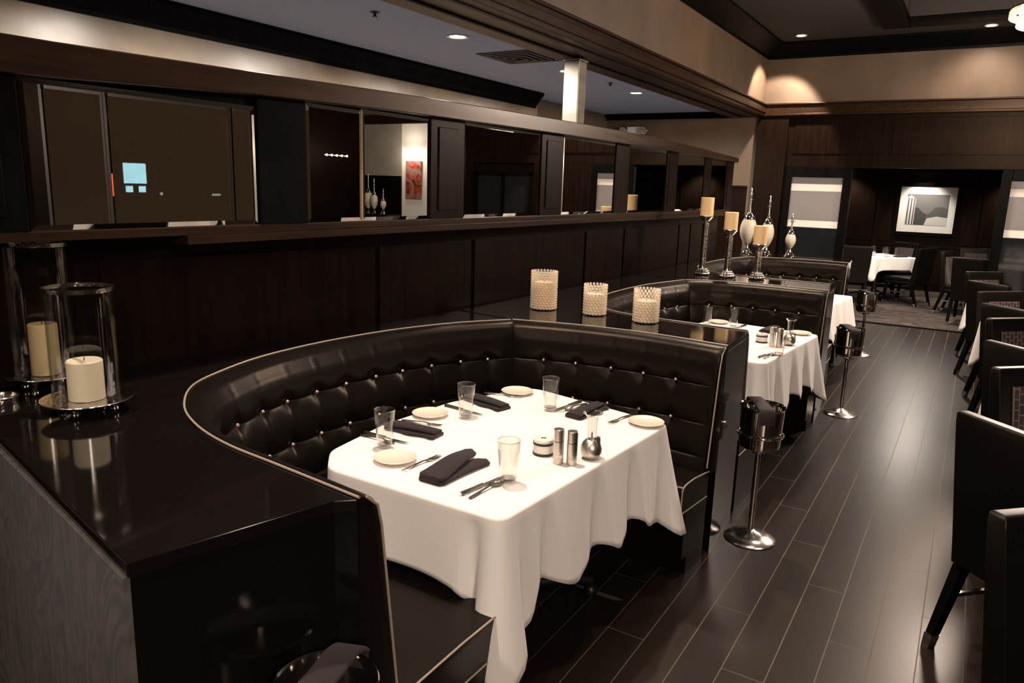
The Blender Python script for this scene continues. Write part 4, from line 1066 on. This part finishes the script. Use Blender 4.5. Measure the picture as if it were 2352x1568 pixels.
# ------------------------------------------------------------------ ledge decor
ZD = 1.0505
def candle(parent, r, h, z, mat):
    c = MB().lathe([(0, z), (r, z), (r, z + h - 0.004), (r - 0.004, z + h), (r * 0.5, z + h - 0.002), (0, z + h - 0.003)], 40).build('candle', mat, parent)
    MB().tube([(0, 0, z + h - 0.004), (0.001, 0, z + h + 0.008)], 0.0014, 6).build('wick', M['wick'], c)
    return c
def hurricane(label, loc, foot, pr, gr_, gh, cr, chh, mat, tilt=0):
    t = thing('hurricane_candle_holder', label, 'candle holder', loc, 0, 'glass hurricanes on the left ledge')
    zp = foot
    MB().lathe([(0, zp - 0.004), (pr * 0.55, zp - 0.004), (pr * 0.95, zp + 0.001), (pr, zp + 0.006), (pr * 0.985, zp + 0.008), (pr * 0.8, zp + 0.004), (gr_ + 0.005, zp + 0.003), (0, zp + 0.003)], 56).build('silver_plate', M['hammered'], t)
    for k in range(4):
        a = 0.6 + k * pi / 2
        MB().ball((pr * 0.62 * cos(a), pr * 0.62 * sin(a), 0.0115), 0.0115, 14, 8).lathe([(0.005, 0.018), (0.007, 0.024), (0.012, zp - 0.004)], 12, (pr * 0.62 * cos(a), pr * 0.62 * sin(a), 0)).build('ball_foot', M['chrome'], t)
    z0 = zp + 0.004
    MB().shell([(gr_ - 0.0025, z0), (gr_, z0), (gr_, z0 + gh), (gr_ - 0.0025, z0 + gh)], 64).build('glass_cylinder', M['hurricane'], t)
    mb = MB().shell([(gr_ - 0.004, z0 + gh - 0.012), (gr_ + 0.003, z0 + gh - 0.012), (gr_ + 0.004, z0 + gh), (gr_ - 0.004, z0 + gh)], 64)
    mb.build('silver_rim', M['hammered'], t)
    candle(t, cr, chh, z0, mat)
    return t
hurricane('shorter glass hurricane with a stout ivory candle on the left ledge', (-2.185, 1.155, ZD), 0.038, 0.125, 0.090, 0.335, 0.049, 0.118, M['waxcream'])
hurricane('taller glass hurricane with a golden candle at the back of the left ledge', (-2.50, 1.20, ZD), 0.055, 0.118, 0.088, 0.424, 0.042, 0.165, M['waxgold'])
d = thing('silver_dish', 'small round ribbed silver dish at the left end of the ledge', 'dish', (-2.47, 1.05, ZD))
MB().shell([(0.0, 0.003), (0.036, 0.003), (0.040, 0.024), (0.043, 0.026), (0.045, 0.024), (0.042, 0.0), (0.0, 0.0)], 40).build('bowl', M['hammered'], d)
MB().shell([(0.0445, 0.020), (0.047, 0.022), (0.0445, 0.025)], 40).build('rim', M['silver'], d)
def votive(label, x, y, r, h, cr, chh, mat):
    t = thing('crystal_candle_holder', label, 'candle holder', (x, y, ZD), 0, 'crystal candle holders')
    mb = MB(); br = 0.0082; nrow = int(round(h / (br * 1.9))); n = int(2 * pi * r / (br * 2.3))
    for j in range(nrow):
        z = 0.004 + br + (h - 2 * br - 0.004) * j / (nrow - 1)
        for k in range(n):
            a = 2 * pi * (k + 0.5 * (j % 2)) / n
            mb.ball((r * cos(a), r * sin(a), z), br, 6, 4)
    mb.build('crystal_bead_wall', M['crystal'], t, smooth=False)
    MB().lathe([(0, 0.003), (r - 0.004, 0.003), (r - 0.004, 0.006), (0, 0.006)], 36).build('base_plate', M['chrome'], t)
    for k in range(3):
        a = 0.5 + 2 * pi * k / 3
        MB().ball((r * 0.75 * cos(a), r * 0.75 * sin(a), 0.002), 0.0022, 8, 6).build('foot', M['chrome'], t)
    candle(t, cr, chh, 0.0062, mat)
    return t
votive('tallest crystal bead candle holder with a golden candle, left of three', -2.10, 3.775, 0.073, 0.228, 0.058, 0.155, M['waxgold'])
votive('smallest crystal bead candle holder with a white candle, middle of three', -1.78, 3.80, 0.062, 0.178, 0.052, 0.115, M['waxcream'])
votive('crystal bead candle holder nearest the aisle, right of three', -1.46, 3.77, 0.066, 0.186, 0.054, 0.115, M['waxcream'])
def pillar_stand(label, x, y, h, ch_):
    t = thing('candle_stand', label, 'candle stand', (x, y, ZD), 0, 'tall silver candle stands')
    mb = MB()
    for j, (r, z, n) in enumerate(((0.056, 0.012, 16), (0.048, 0.030, 14), (0.036, 0.046, 11))):
        for k in range(n):
            a = 2 * pi * (k + 0.5 * j) / n
            mb.ball((r * cos(a), r * sin(a), z), 0.0118, 8, 6)
    mb.lathe([(0, 0.001), (0.050, 0.001), (0.045, 0.025), (0.030, 0.055), (0, 0.056)], 24)
    mb.build('beaded_foot', M['chrome'], t)
    hs = h - 0.055
    MB().lathe([(0.030, 0.05), (0.027, 0.065), (0.026, 0.10), (0.029, hs - 0.03), (0.031, hs - 0.01), (0.020, hs), (0.020, hs + 0.006)], 28).build('hammered_shaft', M['hammered'], t)
    MB().lathe([(0.020, hs + 0.004), (0.030, hs + 0.010), (0.046, hs + 0.030), (0.059, hs + 0.045), (0.062, hs + 0.052), (0.060, h), (0.0, h - 0.001)], 32).build('cup', M['hammered'], t)
    candle(t, 0.0555, ch_, h, M['waxamber'])
    return t
pillar_stand('tallest silver candle stand with amber pillar candle, nearest the mirrors', -1.98, 6.375, 0.506, 0.154)
pillar_stand('middle-height silver candle stand with amber pillar candle', -1.757, 6.35, 0.402, 0.145)
pillar_stand('shortest silver candle stand with amber pillar candle, nearest the aisle', -1.52, 6.41, 0.293, 0.152)
def vase(label, loc, s, rb, hn, grp):
    t = thing('finial_vase', label, 'vase', loc, 0, grp)
    MB().lathe([(0, 0.0), (0.072, 0.0), (0.074, 0.006), (0.060, 0.018), (0.036, 0.050), (0.022, 0.085), (0.018, 0.10), (0.0, 0.101)], 28).build('flared_foot', M['chrome'], t)
    z0 = 0.095; z1 = s * 0.52; z2 = s * 0.66
    prof = [(0.016, z0)] + [(rb * sin(pi * (0.08 + 0.69 * k / 12)) ** 0.9, z0 + (z1 - z0) * k / 12) for k in range(1, 13)]
    MB().lathe(prof, 36).build('pearl_body', M['pearl'], t)
    re = prof[-1][0]
    MB().lathe([(re, z1)] + [(re + (0.014 - re) * (1 - cos(pi * k / 10)) / 2, z1 + (z2 - z1) * k / 10) for k in range(1, 11)], 36).build('silvered_shoulder', M['chrome'], t)
    MB().lathe([(0.013, z2), (0.010, z2 + s * 0.06), (0.009, s * 0.80), (0.026, s * 0.81), (0.026, s * 0.818), (0.009, s * 0.83), (0.013, s * 0.87), (0.015, s * 0.90), (0.007, s * 0.94), (0.011, s * 0.965), (0.005, s * 0.99), (0, s)], 20).build('finial', M['silver'], t)
    return t
V1 = vase('tallest pearl vase with a silver finial, leftmost on the far ledge', (-2.30, 9.07, ZD), 0.778, 0.098, 0, 'finial vases on the far ledge')
V2 = vase('slim pearl vase with a silver finial, middle of three on the far ledge', (-2.07, 9.04, ZD), 0.695, 0.076, 0, 'finial vases on the far ledge')
V3 = vase('smallest pearl vase with a silver finial, rightmost on the far ledge', (-1.80, 9.03, ZD), 0.50, 0.060, 0, 'finial vases on the far ledge')
sb = thing('sideboard', 'dark sideboard carrying three vases, reflected in the mirror', 'sideboard', (5.50, 11.33, 0))
B(-0.42, -0.2, 0.06, 0.42, 0.2, 1.10).build('cabinet', M['woodblack'], sb, smooth=False, bevel=0.006)
B(-0.40, -0.18, 0, 0.40, 0.18, 0.06).build('plinth', M['woodblack'], sb, smooth=False)
B(-0.44, -0.22, 1.10, 0.44, 0.22, 1.13).build('top', M['lacquer'], sb, smooth=False, bevel=0.004)
dup(V1, (5.74, 11.33, 1.1305), 0, 'left vase of the three reflected in the third mirror strip', 'vases on the sideboard')
dup(V2, (5.56, 11.30, 1.1305), 0, 'middle vase of the three reflected in the third mirror strip', 'vases on the sideboard')
dup(V3, (5.35, 11.33, 1.1305), 0, 'right vase of the three reflected in the third mirror strip', 'vases on the sideboard')

# ------------------------------------------------------------------ champagne stands
def champagne(label, x, y):
    t = thing('champagne_stand', label, 'wine cooler', (x, y, 0), 0, 'champagne stands along the aisle')
    MB().lathe([(0, 0.0), (0.128, 0.0), (0.130, 0.004), (0.122, 0.011), (0.088, 0.022), (0.064, 0.030), (0.056, 0.038), (0.030, 0.046), (0.016, 0.055), (0.0, 0.056)], 48).build('domed_foot', M['hammered2'], t)
    MB().lathe([(0.0135, 0.05), (0.0135, 0.46), (0.030, 0.47), (0.032, 0.48), (0, 0.48)], 20).build('pole', M['chrome'], t)
    MB().shell([(0.109, 0.575), (0.112, 0.579), (0.116, 0.580), (0.118, 0.575), (0.115, 0.569), (0.111, 0.570)], 48).build('ring', M['chrome'], t)
    for k in range(3):
        a = 0.4 + 2 * pi * k / 3
        MB().tube([(0.112 * cos(a), 0.112 * sin(a), 0.573), (0.085 * cos(a), 0.085 * sin(a), 0.50), (0.025 * cos(a), 0.025 * sin(a), 0.474)], 0.004, 8).build('bracket', M['chrome'], t)
    bk = MB().shell([(0.0, 0.500), (0.086, 0.500), (0.097, 0.508), (0.101, 0.530), (0.106, 0.70), (0.109, 0.712), (0.112, 0.716), (0.109, 0.720), (0.104, 0.716), (0.101, 0.70), (0.096, 0.535), (0.090, 0.512), (0.0, 0.506)], 56)
    bk.build('bucket', M['chrome'], t)
    return t
M['hammered2'] = pbr('worn_chrome', (0.78, 0.73, 0.68), 0.20, metal=1, bump=0.35, bscale=30)
def drape(label, x, y, path, wdir, half):
    # napkin laid over a bucket rim; path in world offsets
    t = []
    pts = catmull([Vector((x + a, y + b, c)) for a, b, c in path], 0.012)
    wv = Vector((wdir[0], wdir[1], 0)).normalized()
    rings = []
    n = len(pts)
    for i, p in enumerate(pts):
        d = (pts[min(i + 1, n - 1)] - pts[max(i - 1, 0)]).normalized(); up = d.cross(wv).normalized()
        if up.z < 0: up = -up
        rings.append([p - wv * half, p - wv * half * 0.9 - up * 0.0, p + wv * half * 0.9, p + wv * half, p + wv * half + up * 0.006, p + wv * half * 0.9 + up * 0.009, p - wv * half * 0.9 + up * 0.009, p - wv * half + up * 0.006])
    mb = MB().loft(rings); mb.xf(lambda q: q - Vector((x, y, 0.72)))
    o = mb.build('draped_napkin', M['napkin'], None, ang=60, loc=(x, y, 0.72))
    return tag(o, label, 'napkin', 'napkins over the champagne buckets')
stands = [(-1.035, 0.985, 'champagne stand at the bottom edge, in front of the left ledge'), (-0.785, 3.71, 'champagne stand at the end of the front booth, nearest whole one'), (-0.745, 6.44, 'champagne stand at the end of the middle booth'), (-0.93, 9.10, 'champagne stand farthest away, beside the farthest booth')]
nl = ['aubergine napkin over the bucket at the bottom edge', 'aubergine napkin over the bucket of the nearest whole champagne stand', 'aubergine napkin over the bucket by the middle booth', 'aubergine napkin over the farthest champagne bucket']
CS = None
for i, (x, y, lb) in enumerate(stands):
    if CS is None: CS = champagne(lb, x, y)
    else: dup(CS, (x, y, 0), 0.3 * i, lb)
    if i == 0:
        drape(nl[i], x, y, [(-0.02, 0.095, 0.69), (-0.025, 0.110, 0.7225), (-0.02, 0.07, 0.738), (0.0, 0.0, 0.735), (0.015, -0.08, 0.728), (0.02, -0.113, 0.722), (0.022, -0.124, 0.70), (0.022, -0.126, 0.62)], (0.9, 0.35), 0.036)
    else:
        drape(nl[i], x, y, [(-0.062, 0.075, 0.69), (-0.07, 0.088, 0.7225), (-0.045, 0.05, 0.728), (0.0, -0.02, 0.722), (0.035, -0.085, 0.722), (0.046, -0.106, 0.721), (0.050, -0.116, 0.70), (0.050, -0.118, 0.655)], (0.8, 0.5), 0.036)

# ================================================================== RIGHT SIDE: DIAMOND TABLES AND CHAIRS
def make_chair(label, loc, rz, grp):
    t = thing('dining_chair', label, 'chair', loc, rz, grp)
    # outer shell of the backrest: leans back, narrows slightly to the bottom
    rings = []
    for z, y, hw, th in ((0.36, -0.235, 0.205, 0.075), (0.46, -0.238, 0.215, 0.075), (0.62, -0.252, 0.228, 0.07), (0.80, -0.275, 0.236, 0.062), (0.93, -0.295, 0.238, 0.055), (0.965, -0.300, 0.236, 0.052), (0.972, -0.301, 0.228, 0.040)):
        rings.append([(-hw, y - th / 2, z), (hw, y - th / 2, z), (hw, y + th / 2, z), (-hw, y + th / 2, z)])
    MB().loft(rings).build('backrest_shell', M['leatherchair'], t, smooth=True, bevel=0.010, ang=50)
    rings = []
    for z, y, hw in ((0.47, -0.200, 0.150), (0.62, -0.215, 0.158), (0.78, -0.238, 0.163), (0.885, -0.256, 0.163)):
        rings.append([(-hw, y - 0.004, z), (hw, y - 0.004, z), (hw, y + 0.006, z), (-hw, y + 0.006, z)])
    MB().loft(rings).build('backrest_inset', M['hex'], t, smooth=False, bevel=0.004)
    MB().box(-0.225, -0.20, 0.36, 0.225, 0.25, 0.40).build('seat_frame', M['leatherchair'], t, bevel=0.008)
    MB().box(-0.23, -0.205, 0.40, 0.23, 0.265, 0.475).build('seat', M['leatherchair'], t, bevel=0.025, bseg=3)
    for sx, sy, ky in ((-1, -1, -0.10), (1, -1, -0.10), (-1, 1, 0.02), (1, 1, 0.02)):
        a = 0.024; x = sx * 0.195; y = -0.215 if sy < 0 else 0.225
        lg = MB().loft([[(x - a, y - a, 0.37), (x + a, y - a, 0.37), (x + a, y + a, 0.37), (x - a, y + a, 0.37)],
                        [(x - a * 0.75, y + ky - a * 0.75, 0.05), (x + a * 0.75, y + ky - a * 0.75, 0.05), (x + a * 0.75, y + ky + a * 0.75, 0.05), (x - a * 0.75, y + ky + a * 0.75, 0.05)]]).build('leg', M['woodblack'], t, smooth=False, bevel=0.003)
        k2 = ky * 1.12
        MB().loft([[(x - a * 0.8, y + ky - a * 0.8, 0.055), (x + a * 0.8, y + ky - a * 0.8, 0.055), (x + a * 0.8, y + ky + a * 0.8, 0.055), (x - a * 0.8, y + ky + a * 0.8, 0.055)],
                   [(x - a * 0.7, y + k2 - a * 0.7, 0.0), (x + a * 0.7, y + k2 - a * 0.7, 0.0), (x + a * 0.7, y + k2 + a * 0.7, 0.0), (x - a * 0.7, y + k2 + a * 0.7, 0.0)]]).build('ferrule', M['chrome'], lg, smooth=False)
    for sx in (-1, 1):
        MB().box(sx * 0.195 - 0.008, -0.235, 0.21, sx * 0.195 + 0.008, 0.225, 0.226).build('side_stretcher', M['chrome'], t, smooth=False)
    MB().box(-0.19, -0.035, 0.21, 0.19, -0.02, 0.225).build('cross_stretcher', M['chrome'], t, smooth=False)
    return t
def diamond(cx, cy, ha, tl_, cl_, grp, fold_seed=0):
    t = make_table('dining_table', tl_, cx, cy, ha * 0.96, ha * 0.96, grp, rz=radians(45))
    q = ha * sqrt(2)
    corners = [(cx, cy - q), (cx + q, cy), (cx, cy + q), (cx - q, cy)]
    def drop(x, y, a):
        d = 0.21
        for c in corners: d += 0.19 * g(hyp(x, y, c), 0.10)
        return d
    def fold(x, y, a, s):
        f = 0.012 * s + 0.006 * s * sin(a * 2 * pi / 0.31 + fold_seed)
        for c in corners:
            dd = hyp(x, y, c)
            f += 0.035 * s * g(dd, 0.07) - 0.02 * s * g(dd - 0.12, 0.04)
        return f, 0.0
    make_cloth(cl_, corners, [0.03] * 4, 0.762, drop, fold, grp.replace('tables', 'tablecloths'), step=0.025, nd=10)
nm = ['nearest', 'second', 'third', 'fourth']
dia = [(0.90, 3.72), (0.83, 5.55), (0.755, 7.35), (0.645, 9.28)]
for i, (cx, cy) in enumerate(dia):
    diamond(cx, cy, 0.44, '%s diamond-set dining table in the row beyond the aisle chairs' % nm[i], 'white cloth on the %s diamond-set table right of the aisle' % nm[i], 'diamond-set tables', i)
CH = None
def chair(mid, deg, lb, grp):
    global CH
    a = radians(deg); fx, fy = -sin(a), cos(a)
    loc = (mid[0] + fx * 0.30, mid[1] + fy * 0.30, 0)
    if CH is None: CH = make_chair(lb, loc, a, grp)
    else: dup(CH, loc, a, lb, grp)
gc = 'chairs along the right of the aisle'
chair((0.216, 3.054), -45, 'black leather dining chair seen from behind at the lower right, chrome leg tip showing', gc)
chair((0.31, 2.335), -135, 'black dining chair cut by the right edge at the bottom, honeycomb panel showing', gc)
chair((0.336, 4.35), -135, 'black dining chair with clear honeycomb panel behind the big dark chair back', gc)
chair((0.31, 4.87), -45, 'black dining chair back slanting right, just beyond the clear honeycomb panel', gc)
chair((0.326, 6.15), -135, 'black dining chair with a half hidden honeycomb panel, at the second diamond table', gc)
chair((0.30, 6.73), -45, 'black dining chair back slanting right below the glass on the third diamond table', gc)
chair((0.27, 7.90), -135, 'black dining chair facing away from the aisle, left of the third table glass', gc)
chair((0.18, 8.62), -45, 'black dining chair back slanting right at the fourth diamond table', gc)
chair((0.15, 9.98), -135, 'black dining chair farthest along the aisle row', gc)
dup(G1, (0.47, 7.22, ZT), 0, 'water glass on the third diamond table at the right edge', 'glasses on the diamond-set tables')
dup(G1, (0.62, 7.42, ZT), 0, 'water glass farther back on the third diamond table at the right edge', 'glasses on the diamond-set tables')
dup(NP, (0.52, 7.08, ZT), 0.3, 'aubergine napkin on the third diamond table at the right edge', 'napkins on the diamond-set tables')

# ================================================================== PRIVATE ROOM
diamond(-1.40, 14.55, 0.46, 'small dining table beneath the picture in the private room', 'white cloth on the private room table below the picture', 'private room tables', 2)
diamond(0.42, 13.55, 0.44, 'second private room table, mostly hidden by aisle chairs', 'white cloth corner showing beside a chrome stretcher in the private room', 'private room tables', 3)
gp = 'private room chairs'
chair((-1.62, 13.45), 10, 'black private room chair standing left in front of the small table', gp)
chair((-0.62, 14.05), 62, 'black private room chair right of the small table', gp)
chair((-1.02, 15.35), 150, 'black private room chair behind the small table', gp)
chair((-0.33, 13.55), -105, 'black private room chair with a chrome stretcher facing the second table', gp)
chair((0.02, 12.22), -8, 'black private room chair just inside the opening', gp)
chair((0.05, 14.95), -170, 'black private room chair behind the second table', gp)
for k, (x, y) in enumerate(((-1.62, 14.45), (-1.50, 14.75), (-1.30, 14.50), (-1.28, 14.75), (-1.12, 14.62))):
    dup(G1, (x, y, ZT), 0, ['leftmost water glass on the private room table', 'second water glass from left on the private room table', 'front water glass on the private room table', 'rear water glass on the private room table', 'rightmost water glass on the private room table'][k], 'glasses on the private room table')
dup(CN, (-1.48, 14.52, ZT), 0, 'white lidded canister on the private room table')
dup(PL, (-1.22, 14.36, ZT), 0, 'cream side plate on the private room table')
dup(NP, (-1.13, 14.42, ZT), 0.8, 'aubergine napkin on the private room table')
# framed print
p = thing('framed_picture', 'framed black and white city print with wide white mat on the far wall', 'picture', (-0.85, 16.468, 1.06))
mb = MB()
for a in ((-0.545, 0.0, -0.475, 1.0), (0.475, 0.0, 0.545, 1.0), (-0.475, 0.0, 0.475, 0.07), (-0.475, 0.93, 0.475, 1.0)):
    mb.box(a[0], -0.035, a[1], a[2], -0.002, a[3])
mb.build('frame', M['woodblack'], p, smooth=False, bevel=0.006)
B(-0.475, -0.018, 0.07, 0.475, -0.006, 0.93).build('mat_board', M['mat'], p, smooth=False)
pr = B(-0.35, -0.0205, 0.21, 0.36, -0.0185, 0.79).build('print', M['sky'], p, smooth=False)
def flat(poly, y=-0.0215):
    return MB().add([(x, y, z) for x, z in poly] + [(x, y + 0.0009, z) for x, z in poly], [tuple(range(len(poly))), tuple(range(2 * len(poly) - 1, len(poly) - 1, -1))] + [(i, (i + 1) % len(poly), len(poly) + (i + 1) % len(poly), len(poly) + i) for i in range(len(poly))])
flat([(-0.35, 0.21), (-0.20, 0.21), (-0.20, 0.70), (-0.29, 0.77), (-0.35, 0.72)]).build('printed_tower', M['printlight'], pr, smooth=False)
for x in (-0.335, -0.285, -0.235):
    flat([(x, 0.21), (x + 0.02, 0.21), (x + 0.022, 0.72), (x + 0.004, 0.71)], -0.0225).build('tower_stripe', M['printdark'], pr, smooth=False)
flat([(-0.20, 0.21), (0.0, 0.21), (0.0, 0.42), (-0.06, 0.45), (-0.13, 0.52), (-0.20, 0.55)]).build('printed_blocks', M['printdark'], pr, smooth=False)
flat([(0.0, 0.26), (0.36, 0.30), (0.36, 0.52), (0.26, 0.56), (0.14, 0.55), (0.06, 0.44), (0.0, 0.40)]).build('printed_hall', M['printmid'], pr, smooth=False)
flat([(-0.02, 0.21), (0.36, 0.21), (0.36, 0.36), (0.18, 0.38), (0.02, 0.34)], -0.0224).build('printed_terrace', M['printlight'], pr, smooth=False)
# painting in the picture bay, seen in the mirror
p = thing('lit_painting', 'red and grey painting under a picture light, reflected in the third mirror strip', 'picture', (4.78, YB - 0.012, 1.45))
B(-0.19, -0.03, 0.0, 0.19, -0.002, 0.72).build('canvas', M['painting'], p, smooth=False)
MB().tube([(-0.14, -0.14, 0.93), (0.14, -0.14, 0.93)], 0.018, 12).build('lamp_tube', M['lamp'], p)
MB().tube([(0, -0.14, 0.95), (0, -0.06, 0.97), (0, -0.005, 0.88)], 0.006, 8).build('lamp_arm', M['silver'], p)
l = bpy.data.lights.new('picture_lamp', 'POINT'); l.energy = 7; l.color = WARM; l.shadow_soft_size = 0.06
o = bpy.data.objects.new('picture_lamp', l); COL.objects.link(o); o.location = (4.78, YB - 0.26, 2.30)
